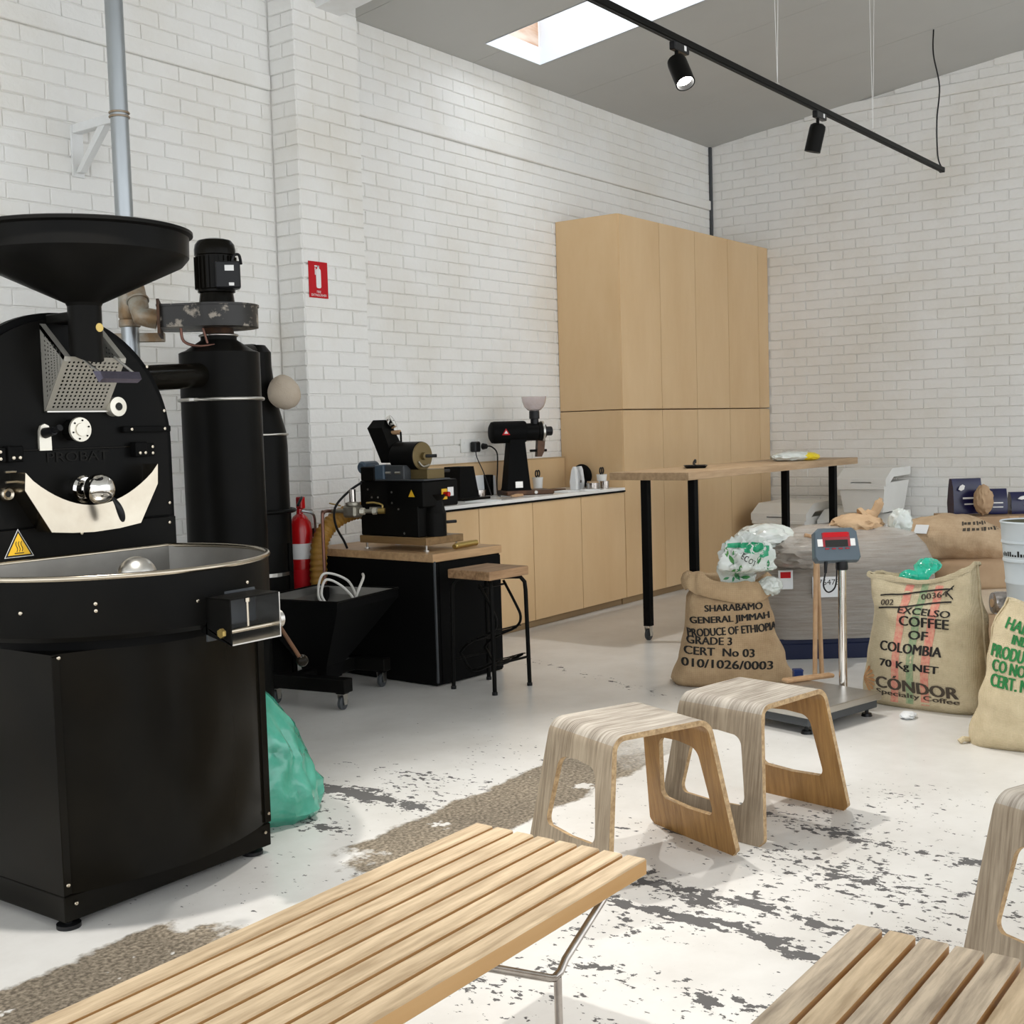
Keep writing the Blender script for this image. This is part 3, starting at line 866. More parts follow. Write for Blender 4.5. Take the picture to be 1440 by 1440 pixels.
# funnel hopper
hx, hy = 2.42 - RX, 3.46 - RY
hp = MB().lathe([(.338, 2.070), (.350, 2.066), (.350, 2.056), (.337, 2.050), (.335, 1.985), (.315, 1.962), (.058, 1.842), (.052, 1.830)], (hx, hy, 0), seg=64).build('hopper_funnel', MT['black'], ro, smooth=30)
MB().lathe([(.330, 2.062), (.328, 1.99), (.05, 1.85)], (hx, hy, 0), seg=64).build('hopper_inside', MT['black'], hp, smooth=30)
m = MB()
seg = 32
rings = []
for z0, zt in ((1.845, 0.), (1.70, 1.)):
    rg = []
    for i in range(seg):
        a = 2 * PI * i / seg; x, y = .053 * math.cos(a), .053 * math.sin(a)
        rg.append((hx + x, hy + y, z0 - (0.05 * (1 - y / .053) * .5 if zt else 0)))
    rings.append(rg)
m.ring_loft(rings, True, False, True)
nk = m.build('hopper_neck', MT['black'], ro, smooth=40)
MB().lathe([(.0005, -.0545), (.014, -.0545), (.014, -.050)], (hx + .015, hy, 1.762), 'y', 20).build('sight_disc', MT['brass'], nk)
MB().box((hx, (hy) / 2, 1.80), (.09, abs(hy), .03), .004).build('hopper_bracket', MT['black'], ro)
# perforated guard: a wedge of real holed sheet
def holed_sheet(p00, p10, p01, p11, nu, nv, hole, skip=None, mi=0, tri=False):
    """quad patch p00..p11 cut into cells, each with an octagonal hole"""
    m = MB(); p00, p10, p01, p11 = map(Vector, (p00, p10, p01, p11))
    S = lambda u, v: (p00 * (1 - u) + p10 * u) * (1 - v) + (p01 * (1 - u) + p11 * u) * v
    lu = ((p10 - p00).length + (p11 - p01).length) / 2; lv = (p01 - p00).length
    for i in range(nu):
        for j in range(nv):
            u0, u1, v0, v1 = i / nu, (i + 1) / nu, j / nv, (j + 1) / nv
            cu, cv = (u0 + u1) / 2, (v0 + v1) / 2
            if skip and skip(cu, cv): continue
            border = i in (0, nu - 1) or j in (0, nv - 1)
            if border:
                m.add([S(u0, v0), S(u1, v0), S(u1, v1), S(u0, v1)], [(0, 1, 2, 3)]); continue
            out = []; inn = []
            for k in range(8):
                a = PI / 4 * k + PI / 8
                dx, dy = math.cos(a), math.sin(a); q = 1 / max(abs(dx), abs(dy))
                out.append(S(cu + dx * q * .5 / nu, cv + dy * q * .5 / nv)); inn.append(S(cu + dx * hole / lu, cv + dy * hole / lv))
            # square the outer ring to the cell corners
            cor = [S(u1, v1), S(u0, v1), S(u0, v0), S(u1, v0)]
            vs = out + inn + cor
            fs = [(k, (k + 1) % 8, 8 + (k + 1) % 8, 8 + k) for k in range(8)] + [(0, 16, 1), (2, 17, 3), (4, 18, 5), (6, 19, 7)]
            m.add(vs, fs)
    return m
gl, gr = 2.352 - RX, 2.585 - RX
gd, gz0, gz1, gzt = -.13, 1.497, 1.672, 1.785
gu = bpy.data.objects.new('perforated_guard', None); COL.objects.link(gu); gu.parent = ro
holed_sheet((gl, -.004, gz0), (gr, -.004, gz0), (gl, gd, gz1), (gr, gd, gz1), 14, 15, .0042).build('guard_front', MT['sheet_steel'], gu)
for x in (gl, gr):
    m = MB()
    N = 14
    tri = lambda u, v: False
    # triangular cheek split in a fan of cells
    A, B, Cc = Vector((x, -.002, gz0)), Vector((x, -.002, gzt)), Vector((x, gd, gz1))
    m2 = holed_sheet(A, A * .02 + Cc * .98, B, B * .02 + Cc * .98, 8, 16, .0042)
    m2.build('guard_cheek', MT['sheet_steel'], gu)
    d = (Cc - B)
    MB().prism([B, Cc, Cc + Vector((0, .004, -.016)), B + Vector((0, 0, -.018))], (.022 if x == gl else -.022, 0, 0)).build('guard_flange', MT['sheet_steel'], gu)
MB().box(((gl + gr) / 2, -.01, gz0 + .002), (gr - gl, .02, .006), .001).build('guard_foot', MT['steel'], gu)
for x in (gl + .055, gr - .045): MB().tube([(x, gd + .003, gz1 + .004), (x + .035, gd - .055, gz1 - .055)], .0045, 8).build('lever_arm', MT['steel'], gu)
MB().prism([(gl + .07, gd - .045, gz1 - .048), (gl + .078, gd - .062, gz1 - .085), (gl + .088, gd - .072, gz1 - .072), (gl + .088, gd - .060, gz1 - .048)], (.15, 0, 0)).build('lever_bar', MT['violet_steel'], gu)
# sight port, thermometer boss, sampler
p = at_plate(2.63, 1.515, .02)
MB().lathe([(.0005, -.004), (.013, -.004), (.014, -.016), (.033, -.014), (.033, .02)], (p[0], p[1], p[2]), 'y', 32).build('sight_port', [MT['cream_disc']], ro, smooth=30)
MB().lathe([(.0005, -.012), (.0135, -.012)], (p[0], p[1] - .006, p[2]), 'y', 20).build('sight_glass', MT['dark_slot'], ro)
p = at_plate(2.485, 1.439, .05)
MB().lathe([(.036, .05), (.036, 0.), (.034, -.002)], p, 'y', 32).build('boss_barrel', MT['black'], ro, smooth=30)
bo = MB().lathe([(.0005, -.011), (.021, -.011), (.022, -.005), (.040, -.004), (.041, .004), (.036, .004)], p, 'y', 32).build('boss_cover', MT['cream_disc'], ro, smooth=30)
for k in range(6):
    a = PI / 3 * k + .3
    MB().cyl((p[0] + .031 * math.cos(a), p[1] - .007, p[2] + .031 * math.sin(a)), (p[0] + .031 * math.cos(a), p[1] - .003, p[2] + .031 * math.sin(a)), .003, seg=8).build('bolt', MT['black'], bo)
p = at_plate(2.353, 1.418, .012)
MB().prism([(p[0] - .022, p[1], p[2] - .045), (p[0] + .022, p[1], p[2] - .045), (p[0] + .022, p[1], p[2] - .01)] + [(p[0] + .020 * math.cos(a), p[1], p[2] + .02 + .022 * math.sin(a)) for a in (0, PI / 4, PI / 2, PI * .75, PI)] + [(p[0] - .022, p[1], p[2] - .01)], (0, .01, 0)).build('sampler_plate', MT['cream_disc'], ro)
m = MB(); m.cyl((p[0], p[1], p[2] + .012), (p[0] + .004, p[1] - .045, p[2] + .018), .018, .013, 16); m.cyl((p[0] + .004, p[1] - .043, p[2] + .018), (p[0] + .006, p[1] - .075, p[2] + .028), .009, .011, 14)
m.build('sampler_handle', MT['black_plastic'], ro, smooth=40)
p = at_plate(2.203, 1.239, .01)
m = MB(); m.lathe([(.010, -.012), (.018, -.016), (.024, -.008), (.024, .01)], p, 'y', 24); m.build('side_port', MT['steel_warm'], ro, smooth=40)
MB().lathe([(.0005, -.008), (.011, -.008)], p, 'y', 16).build('side_port_glass', MT['dark_slot'], ro)
# bracket bar, door hinges
q = at_plate(2.75, 1.436, .012)
MB().box((q[0], q[1], q[2]), (.20, .022, .022), .003).build('bracket_bar', MT['black_matt'], ro)
for dx in (-.07, .07): screw(q[0] + dx, q[1] - .012, q[2])
for X, nm in ((2.725, 'r'), (2.245, 'l')):
    q = at_plate(X, 1.365, .03)
    hg = MB().box((q[0], q[1] + .012, q[2]), (.052, .036, .052), .004).build('door_hinge', MT['black_matt'], ro)
    MB().box((q[0] + (.045 if nm == 'r' else -.045), q[1] + .018, q[2] - .002), (.034, .024, .046), .003).build('hinge_block', MT['black_matt'], hg)
    for dx, dz in ((-.012, -.012), (.010, -.012)): screw(q[0] + dx, q[1] - .007, q[2] + dz)
    for dz in (-.014, .008): screw(q[0] + (.05 if nm == 'r' else -.05), q[1] + .005, q[2] + dz)
flat_text('PROBAT', (at_plate(2.47, 1.353)[0], -.0035, 1.350), (1, 0, 0), (0, 0, 1), .235, .032, MT['black_gloss'], ro, 'raised_lettering')
# drum door hub, ball weight and handle
q = at_plate(2.492, 1.238, .03)
MB().lathe([(.020, -.040), (.022, -.012), (.040, -.008), (.047, 0.), (.047, .03)], q, 'y', 32, cap0=True).build('door_hub', MT['chrome'], ro, smooth=30)
bp_ = (q[0] + .002, q[1] - .075, q[2] + .002)
bl = MB().ball(bp_, .051, 36, 20).build('ball_weight', MT['chrome'], ro, smooth=60)
m = MB(); m.tube([(bp_[0] + .022, bp_[1] - .038, bp_[2] - .03), (bp_[0] + .030, bp_[1] - .052, bp_[2] - .055), (bp_[0] + .040, bp_[1] - .055, bp_[2] - .085), (bp_[0] + .046, bp_[1] - .055, bp_[2] - .112)], lambda t: .004 + .011 * math.sin(min(1., t * 1.02) * PI) ** .7 * (0.35 + .65 * t), 12, smooth=5)
m.build('ball_handle', MT['black_plastic'], bl, smooth=60)
# stainless discharge chute
cd = -.085
def ch(X, Z): return (X - RX, cd, Z)
top = [ch(2.22 + (2.728 - 2.22) * u, 1.306 + (1.314 - 1.306) * u - .122 * math.sin(PI * u) ** .8) for u in [i / 20 for i in range(21)]]
outl = top + [ch(2.724, 1.245), ch(2.646, 1.114), ch(2.56, 1.103), ch(2.46, 1.0985), ch(2.38, 1.102), ch(2.302, 1.110), ch(2.215, 1.25)]
co = MB().prism(outl, (0, .004, 0)).build('discharge_chute', MT['steel_warm'], ro)
edge = outl[20:]
back = [(x, -.002, z) for x, y, z in edge] + [(top[0][0], -.002, top[0][2])]
fr = [(x, cd, z) for x, y, z in edge] + [top[0]]
m = MB()
for i in range(len(fr) - 1): m.add([fr[i], fr[i + 1], back[i + 1], back[i]], [(0, 1, 2, 3)])
m.build('chute_sides', MT['steel_warm'], co)
for dz in (.004, -.028): MB().cyl((top[0][0] - .002, cd + .05, top[0][2] + dz), (top[0][0] - .045, cd + .04, top[0][2] + dz), .004, seg=8).build('chute_pin', MT['steel_warm'], co)
screw(2.46 - RX, -.012, 1.092)
# warning triangle
q0 = at_plate(2.238, 1.066, .012)
def tri(s, y): return [(q0[0] - s, y, q0[2] - s * .62), (q0[0] + s, y, q0[2] - s * .62), (q0[0], y, q0[2] + s * 1.12)]
wt = MB().prism(tri(.052, -.0085), (0, -.0006, 0)).build('warning_label', MT['white'], ro)
MB().prism(tri(.049, -.0092), (0, -.0004, 0)).build('label_border', MT['ink'], wt)
MB().prism(tri(.040, -.0097), (0, -.0004, 0)).build('label_field', MT['yellow'], wt)
m = MB()
for dx in (-.008, .001, .010):
    m.tube([(q0[0] + dx + .003 * math.sin(k * 1.25), -.0105, q0[2] - .014 + .0065 * k) for k in range(6)], .0012, 5)
m.box((q0[0], -.0105, q0[2] - .019), (.032, .001, .003))
m.build('label_symbol', MT['ink'], wt)
# cooling tray
tx, ty, R0 = 2.383 - RX, 3.35 - RY, .50
clipy = .0
def ringpts(r, z, n=96, cl=-.011): return [(tx + r * math.cos(2 * PI * i / n), min(ty + r * math.sin(2 * PI * i / n), cl), z) for i in range(n)]
tr = MB().ring_loft([ringpts(.41, .832), ringpts(.475, .836), ringpts(.496, .852), ringpts(R0, .875), ringpts(R0, 1.012)], True, True, False).build('cooling_tray', MT['black'], ro, smooth=30)
MB().ring_loft([ringpts(R0 - .008, 1.016, 96, -.019), ringpts(R0 - .008, .90, 96, -.019), ringpts(R0 - .05, .882, 96, -.06)], True, False, True).build('tray_inside', MT['tray_in'], tr, smooth=40)
m = MB(); m.tube([(x, y, 1.018) for x, y, z in ringpts(R0 - .002, 1.)], .0085, 8, closed=True); m.build('tray_rim', MT['steel_warm'], tr, smooth=60)
MB().cyl((tx, ty, .80), (tx, ty, .86), .40, seg=48).build('tray_support', MT['black_matt'], ro, smooth=30)
st = MB().ball((2.40 - RX, 3.23 - RY, .972), .062, 28, 16, (1, 1, 1.0)).build('stirrer_cap', MT['steel'], tr, smooth=60)
MB().cyl((2.40 - RX, 3.23 - RY, .87), (2.40 - RX, 3.23 - RY, .95), .05, seg=24).build('stirrer_shaft', MT['steel'], tr, smooth=40)
m = MB()
for a in (.3, 2.4, 4.5): m.box((2.40 - RX + .17 * math.cos(a), 3.23 - RY + .12 * math.sin(a) , .905), (.26, .012, .03), .002, rotz(a))
m.build('stirrer_blade', MT['steel'], tr)
for px in (31, 135):     # bolt heads on the tray wall
    for k, zz in enumerate((.925, .945)):
        if px == 31 and k: continue
        best = min(range(360), key=lambda a: abs(proj((2.383 + R0 * math.cos(math.radians(a)), 3.35 + R0 * math.sin(math.radians(a)), .93))[0] - px) + (1000 if math.sin(math.radians(a)) * 3.35 + math.cos(math.radians(a)) * 2.383 > 0 else 0))
        a = math.radians(best); screw(tx + (R0 + .001) * math.cos(a), ty + (R0 + .001) * math.sin(a), zz, a + PI / 2)
# discharge door on the tray front
dx0, dx1, dy1, dz0, dz1 = 2.355 - RX, 2.545 - RX, 2.748 - RY, .795, .930
dyb = 2.875 - RY
db = bpy.data.objects.new('tray_outlet', None); COL.objects.link(db); db.parent = ro
MB().box(((dx0 + dx1) / 2, (dy1 + dyb) / 2, dz1), (dx1 - dx0, dyb - dy1, .005), .001).build('outlet_top', MT['black'], db)
for x in (dx0, dx1):
    MB().prism([(x, dy1, dz1), (x, dyb, dz1), (x, dyb, dz0 + .03), (x, dy1, dz0)], (.004, 0, 0)).build('outlet_cheek', MT['steel'] if x == dx1 else MT['black'], db)
MB().prism([(dx0, dy1, dz0), (dx1, dy1, dz0), (dx1, dyb - .03, dz0 + .04), (dx0, dyb - .03, dz0 + .04)], (0, 0, .004)).build('outlet_floor', MT['steel'], db)
MB().box(((dx0 + dx1) / 2, dyb - .02, .87), (dx1 - dx0, .006, .14)).build('outlet_flap', MT['dark_grey'], db)
MB().cyl((dx0 - .012, dy1 + .025, dz0 + .038), (dx1 + .015, dy1 + .025, dz0 + .038), .0075, seg=14).build('outlet_rod', MT['steel_warm'], db, smooth=40)
MB().cyl((dx0 - .02, dy1 + .025, dz0 + .038), (dx0 - .008, dy1 + .025, dz0 + .038), .014, seg=6).build('rod_nut', MT['brass'], db)
MB().cyl((dx1 + .004, dy1 + .025, dz0 + .05), (dx1 + .02, dy1 + .025, dz0 + .05), .028, seg=20).build('cam_disc', MT['steel'], db, smooth=40)
m = MB(); m.cyl(((dx0 + dx1) / 2 - .005, dy1 + .028, dz0 + .045), ((dx0 + dx1) / 2 - .005, dy1 + .028, dz1 - .01), .004, seg=10); m.cyl(((dx0 + dx1) / 2 - .005, dy1 + .028, dz1 - .018), ((dx0 + dx1) / 2 - .005, dy1 + .028, dz1 - .006), .008, seg=10)
m.build('tie_bolt', MT['steel_warm'], db)
e0 = Vector((dx1 + .015, dy1 + .025, dz0 + .035)); e1 = e0 + Vector((.075, -.01, -.115))
MB().tube([e0, e1], .0065, 8).build('lever', MT['brown_guard'], db)
MB().ball(e1 + Vector((.008, -.002, -.012)), .019, 20, 12).build('lever_knob', MT['black_gloss'], db, smooth=60)
for (x, z) in ((dx0 - .03, .925), (dx1 - .015, .955)): screw(x, ty - math.sqrt(R0 ** 2 - (x - tx) ** 2) - .002, z)
for (x, z) in ((bx0 + .012, .135), (bx0 + .035, .075), (bx1 - .012, .135), (bx1 - .03, .075), (bx0 + .02, .79)): screw(x, by0 - .005, z)

# ------------------------------------------------------------------ chaff cyclones and extractor fan
cx, cy, cr = 3.965, 4.62, .190
cy1 = thing('chaff_cyclone', 'tall black cyclone drum with pale clamp ring behind the roaster', 'cyclone', (cx, cy, 0))
MB().lathe([(cr, .10), (cr, 1.80), (cr - .012, 1.806), (.16, 1.812), (.085, 1.862), (.085, 1.885)], seg=48, cap0=True, cap1=True).build('drum', MT['black'], cy1, smooth=30)
m = MB(); m.tube([((cr + .006) * math.cos(2 * PI * i / 48), (cr + .006) * math.sin(2 * PI * i / 48), 1.578) for i in range(48)], .009, 8, closed=True)
cl = m.build('clamp_ring', MT['steel'], cy1, smooth=60)
vd = Vector((-cx, -cy, 0)).normalized(); sd = Vector((vd.y, -vd.x, 0))
MB().box(vd * (cr + .004) * .75 + sd * .125 + Vector((0, 0, 1.578)), (.05, .03, .02), .004, rotz(math.atan2(sd.y, sd.x))).build('clamp_latch', MT['steel'], cl)
for a in range(3): MB().box((.14 * math.cos(a * 2.1 + .5), .14 * math.sin(a * 2.1 + .5), .052), (.04, .04, .104), .003).build('leg', MT['black'], cy1)
# inlet duct from the drum to the cyclone
du = thing('exhaust_duct', 'short black duct with a steel clamp between roaster and cyclone', 'duct', (2.86, 4.2, 1.60))
pts = [Vector((2.80, 4.22, 1.60)), Vector((3.30, 4.44, 1.655)), Vector((cx - .17, cy - .05, 1.69))]
m = MB(Matrix.Translation((-2.86, -4.2, -1.60))); m.tube(pts, .058, 24, smooth=6); m.build('pipe', MT['black_gloss'], du, smooth=50)
pc = Vector((3.07, 4.345, 1.63))
m = MB(Matrix.Translation((-2.86, -4.2, -1.60)))
dv = Vector((.5, .22, .055)).normalized(); a_ = dv.cross(Vector((0, 0, 1))).normalized(); b_ = dv.cross(a_)
m.tube([pc + (a_ * math.cos(2 * PI * i / 28) + b_ * math.sin(2 * PI * i / 28)) * .062 for i in range(28)], .006, 8, closed=True)
m.build('hose_clamp', MT['steel_warm'], du, smooth=60)
MB(Matrix.Translation((-2.86, -4.2, -1.60))).box(pc + Vector((0, -.02, .072)), (.03, .02, .02), .004).build('clamp_bolt', MT['steel_warm'], du)
# fan on top
fz = 1.895
fn = thing('extractor_fan', 'chipped black extractor fan with upright motor on top of the cyclone', 'fan', (cx, cy, fz - .012))
m = MB(); m.lathe([(.082, -.01), (.075, .0), (.068, .045)], seg=28); m.build('fan_inlet', MT['rust'], fn, smooth=40)
m = MB(); m.tube([(.088 * math.cos(2 * PI * i / 28), .088 * math.sin(2 * PI * i / 28), .0) for i in range(28)], .006, 8, closed=True); m.build('inlet_ring', MT['steel'], fn, smooth=60)
# scroll housing: spiral outline extruded upwards, with an outlet towards the flue
S_ = -1 if sd.dot(CRIGHT) > 0 else 1      # make u<0 the picture's left
def scroll(z): return [tuple(sd * (-S_) * x + (-vd) * y + Vector((0, 0, z))) for x, y in [(u, v) for u, v in spiral]]
spiral = [(.19 * math.cos(a), .19 * math.sin(a)) for a in [PI * .5 - PI * 1.12 * k / 24 for k in range(25)]]
spiral = [(-.27, .19 * math.sin(PI / 2))] + spiral + [(-.10, -.155), (-.27, -.10)]
m = MB(); m.ring_loft([scroll(.035), scroll(.135)]); hs = m.build('fan_scroll', MT['rustblack'], fn, smooth=30)
m = MB(); m.ring_loft([[tuple(Vector(p) * 1.03 + Vector((0, 0, 0))) for p in scroll(z)] for z in (.128, .138)]); m.build('scroll_lid', MT['rustblack'], hs)
def uv(u, v, z): return tuple(sd * (-S_) * u + (-vd) * v + Vector((0, 0, z)))
m = MB()
m.ring_loft([[uv(-.275, v, z) for v, z in ((-.125, .005), (.215, .005), (.215, .165), (-.125, .165))], [uv(-.262, v, z) for v, z in ((-.125, .005), (.215, .005), (.215, .165), (-.125, .165))]])
m.build('outlet_flange', MT['rust'], fn)
mo = MB().lathe([(.095, .138), (.085, .150), (.078, .20), (.088, .205), (.088, .215), (.092, .22), (.092, .375), (.097, .38), (.097, .405), (.092, .43), (.078, .448), (.05, .456), (.0005, .457)], seg=40).build('motor', MT['black_gloss'], fn, smooth=30)
m = MB()
for i in range(24):
    a = 2 * PI * i / 24
    m.box((.095 * math.cos(a), .095 * math.sin(a), .295), (.010, .004, .15), 0, rotz(a))
m.build('cooling_fins', MT['black_gloss'], mo)
jb = MB().box(uv(.055, -.098, .275), (.115, .07, .125), .006, rotz(math.atan2(sd.y, sd.x))).build('terminal_box', MT['black_plastic'], fn)
MB().box(uv(.062, -.135, .305), (.042, .002, .026), 0, rotz(math.atan2(sd.y, sd.x))).build('rating_plate', MT['white'], jb)
MB().box(uv(.070, -.135, .230), (.024, .002, .014), 0, rotz(math.atan2(sd.y, sd.x))).build('rating_plate', MT['white'], jb)
MB().tube([uv(.075, -.06, .335), uv(.085, -.06, .37), uv(.11, -.06, .375), uv(.118, -.08, .33)], .007, 8, smooth=5).build('motor_cable', MT['black_plastic'], jb, smooth=60)
m = MB(); m.tube([uv(-.17, -.1, .03), uv(-.16, -.1, -.03), uv(-.10, -.12, -.055), uv(-.02, -.12, -.05)], .007, 8, smooth=5); m.tube([uv(-.07, -.1, .03), uv(-.05, -.1, -.05)], .006, 6)
m.build('drain_pipe', MT['copper'], fn, smooth=60)
# second cyclone further back
c2x, c2y = 4.70, 5.20
cyb = thing('chaff_collector', 'black chaff collector with a tapered top and a beige filter bag, behind the cyclone drum', 'cyclone', (c2x, c2y, 0))
MB().lathe([(.17, .80), (.17, 1.34), (.165, 1.42), (.12, 1.60), (.10, 1.78), (.10, 1.86), (.07, 1.90)], seg=40, cap0=True, cap1=True).build('drum', MT['black'], cyb, smooth=35)
m = MB(); m.tube([(.172 * math.cos(2 * PI * i / 40), .172 * math.sin(2 * PI * i / 40), 1.405) for i in range(40)], .007, 8, closed=True); m.build('clamp_ring', MT['steel'], cyb, smooth=60)
m = MB(); m.tube([(.192 * math.cos(2 * PI * i / 40), .192 * math.sin(2 * PI * i / 40), .98) for i in range(40)], .012, 8, closed=True); m.build('carrying_ring', MT['black'], cyb, smooth=60)
MB().lathe([(.14, .05), (.155, .08), (.155, .80)], seg=32, cap0=True).build('chaff_bin', MT['black'], cyb, smooth=35)
MB().lathe([(.16, .62), (.16, .64)], seg=32).build('bin_band', MT['steel'], cyb)
for a in range(4): MB().box((.158 * math.cos(a * PI / 2 + .6), .158 * math.sin(a * PI / 2 + .6), .49), (.03, .03, .98), .003).build('stand_leg', MT['black'], cyb)
MB().tube([(-.25, -.1, 1.835), (-.1, -.06, 1.85), (0, 0, 1.86)], .05, 16, smooth=5).build('link_duct', MT['black'], cyb, smooth=50)
# beige filter bag hanging at its side
m = MB()
bgc = Vector((4.725, 5.0, 1.635)) - Vector((c2x, c2y, 0))
rings = []
for k in range(15):
    t = k / 14
    r = max(.012, .093 * math.sqrt(max(0., 1 - (2 * t - 1.) ** 2)) * (.86 + .2 * t))
    cc = bgc + Vector((0, 0, .095 - .19 * t)) + sd * (-S_) * .012 * t
    rings.append([cc + Vector((r * math.cos(2 * PI * i / 28), r * math.sin(2 * PI * i / 28), 0)) * (1 + .05 * noise.noise(Vector((math.cos(2 * PI * i / 28) * 1.5, math.sin(2 * PI * i / 28) * 1.5, k * .3)))) for i in range(28)])
m.ring_loft([[tuple(p) for p in r] for r in rings]); m.build('filter_bag', MT['cloth'], cyb, smooth=60)

# ------------------------------------------------------------------ flue with wall bracket
fx, fy = 3.82, 5.10
fl = thing('flue_pipe', 'tall galvanised flue pipe rising to the roof beside the brick wall', 'pipe', (fx, fy, 0))
MB().cyl((0, 0, 1.20), (0, 0, zc(fy)), .043, seg=32, cap=False).build('pipe', MT['galv'], fl, smooth=40)
MB().lathe([(.046, 1.95), (.052, 1.955), (.052, 1.985), (.046, 1.99), (.052, 2.0), (.05, 2.06), (.05, 2.24)], seg=32).build('lower_sleeve', MT['galv_old'], fl, smooth=40)
# fan outlet world position
fo = Vector((cx, cy, fz - .012)) + Vector(uv(-.28, .05, .085))
fl0 = fo - Vector((fx, fy, 0)); knee = fl0 + (sd * S_) * .075 + Vector((0, 0, .015)); top_ = Vector((0, 0, 2.34))
MB().tube([fl0, fl0.lerp(knee, .6), knee, knee.lerp(top_, .12), knee.lerp(top_, .5), top_], .046, 20).build('branch_elbow', MT['galv_old'], fl, smooth=50)
dv = (top_ - knee).normalized(); a_ = dv.cross(Vector((0, 1, 0))).normalized(); b_ = dv.cross(a_); pc = knee.lerp(top_, .22)
MB().tube([pc + (a_ * math.cos(2 * PI * i / 28) + b_ * math.sin(2 * PI * i / 28)) * .049 for i in range(28)], .006, 8, closed=True).build('elbow_clamp', MT['galv_old'], fl, smooth=60)
MB().box((.03, -.02, 1.90), (.26, .03, .045), .004, rotz(math.atan2(sd.y, sd.x))).build('support_rail', MT['galv_old'], fl)
m = MB()
for zz in (2.965, 2.985): m.tube([(.046 * math.cos(2 * PI * i / 28), .046 * math.sin(2 * PI * i / 28), zz) for i in range(28)], .005, 6, closed=True)
m.build('pipe_clamp', MT['galv_old'], fl, smooth=60)
br = thing('wall_bracket', 'cream triangular steel bracket holding the flue to the wall', 'bracket', (3.87, YW, 2.86))
MB().box((-.01, -.18, .12), (.05, .36, .045), .003).build('arm', MT['white_paint'], br)
MB().prism([(-.028, -.01, -.10), (-.028, -.05, -.10), (-.028, -.27, .10), (-.028, -.21, .10)], (.036, 0, 0)).build('strut', MT['white_paint'], br)
MB().box((-.01, -.006, .01), (.07, .012, .26), .002).build('wall_plate', MT['white_paint'], br)
# ------------------------------------------------------------------ black desk with oak top
dk = thing('equipment_desk', 'black cabinet desk with an oak top under the small sample roaster', 'desk', (5.10, 4.285, 0), math.radians(-3.5))
DW, DD = .56, .98
MB().box((DW / 2, DD / 2, .345), (DW, DD, .68), .004).build('body', MT['black_matt'], dk)
MB().box((.006, -.004, .355), (.012, .012, .67), .002).build('corner_edge', MT['dark_grey'], dk)
MB().box((DW / 2 + .02, -.003, .345), (DW - .045, .006, .66), .001).build('door', MT['black_matt'], dk)
MB().box((DW / 2 + .004, DD / 2 + .004, .7075), (DW + .02, DD + .02, .045), .003).build('oak_top', MT['oak_top'], dk)
ZT = .73
# ------------------------------------------------------------------ wooden handle lying on the desk
o = MB().tube([(0, 0, .016), (.06, .012, .019), (.20, .03, .021)], [.013, .017, .018, .017], 14, smooth=5).build('brass_rod', MT['brass'])
o.location = (5.36, 4.345, ZT); o.rotation_euler = (0, 0, -.15)
tag(o, 'pale brass-coloured rod lying on the desk edge beside the sample roaster', 'rod')

# ------------------------------------------------------------------ sample roaster on its board
sr = thing('sample_roaster', 'small black sample roaster with a round drum and gauge on the oak desk', 'roaster', (5.175, 4.39, ZT), math.radians(-3.))
BW, BD = .31, .53
MB().box((BW / 2, BD / 2, .058), (BW, BD, .042), .003).build('base_board', MT['boardwood'], sr)
for (x, y) in ((.03, .03), (BW - .03, .03), (.03, BD - .03), (BW - .03, BD - .03)):
    m = MB(); m.cyl((x, y, 0), (x, y, .008), .016, seg=14); m.cyl((x, y, .006), (x, y, .04), .006, seg=10); m.build('foot', MT['steel'], sr)
bz0, bz1 = .079, .395
MB().box((.085, .29, (bz0 + bz1) / 2), (.16, .46, bz1 - bz0), .006).build('body', MT['black'], sr)
MB().box((.15, .16, bz1 - .075), (.29, .29, .15), .008).build('side_box', MT['black'], sr)
MB().cyl((.135, .06, bz0), (.135, .06, bz0 + .13), .068, seg=32).build('cooling_pot', MT['black'], sr, smooth=40)
MB().lathe([(.068, bz0 + .13), (.062, bz0 + .145), (.05, bz0 + .20), (.075, bz0 + .235)], (.135, .06, 0), seg=32).build('pot_funnel', MT['black'], sr, smooth=40)
MB().cyl((.19, .02, bz0 + .075), (.25, .0, bz0 + .075), .009, seg=12).build('pot_handle', MT['black_plastic'], sr, smooth=40)
MB().box((.105, .20, bz1 + .004), (.22, .40, .008), .002).build('top_plate', MT['dark_grey'], sr)
MB().box((.13, .115, bz1 + .034), (.14, .17, .055), .003).build('bean_trough', MT['olive'], sr)
MB().cyl((.20, .08, bz1 + .046), (.275, .06, bz1 + .046), .008, seg=12).build('trough_handle', MT['black_plastic'], sr, smooth=40)
MB().box((.055, .235, bz1 + .045), (.10, .15, .085), .005).build('drive_box', MT['dark_grey'], sr)
for dy in (-.03, .045): MB().cyl((.003, .235 + dy - .02, bz1 + .045), (.003, .235 + dy + .02, bz1 + .045), .007, seg=10).build('fin', MT['steel'], sr)
MB().box((.03, .345, bz1 + .048), (.075, .075, .085), .006).build('gear_motor', MT['bluegrey'], sr)
MB().box((.03, .435, bz1 + .04), (.085, .115, .08), .006).build('motor_box', MT['black'], sr)
MB().lathe([(.0005, -.07), (.026, -.07), (.036, -.06), (.036, .045), (.03, .055)], (.07, .50, bz1 + .075), 'x', 24).build('fan_motor', MT['bluegrey'], sr, smooth=35)
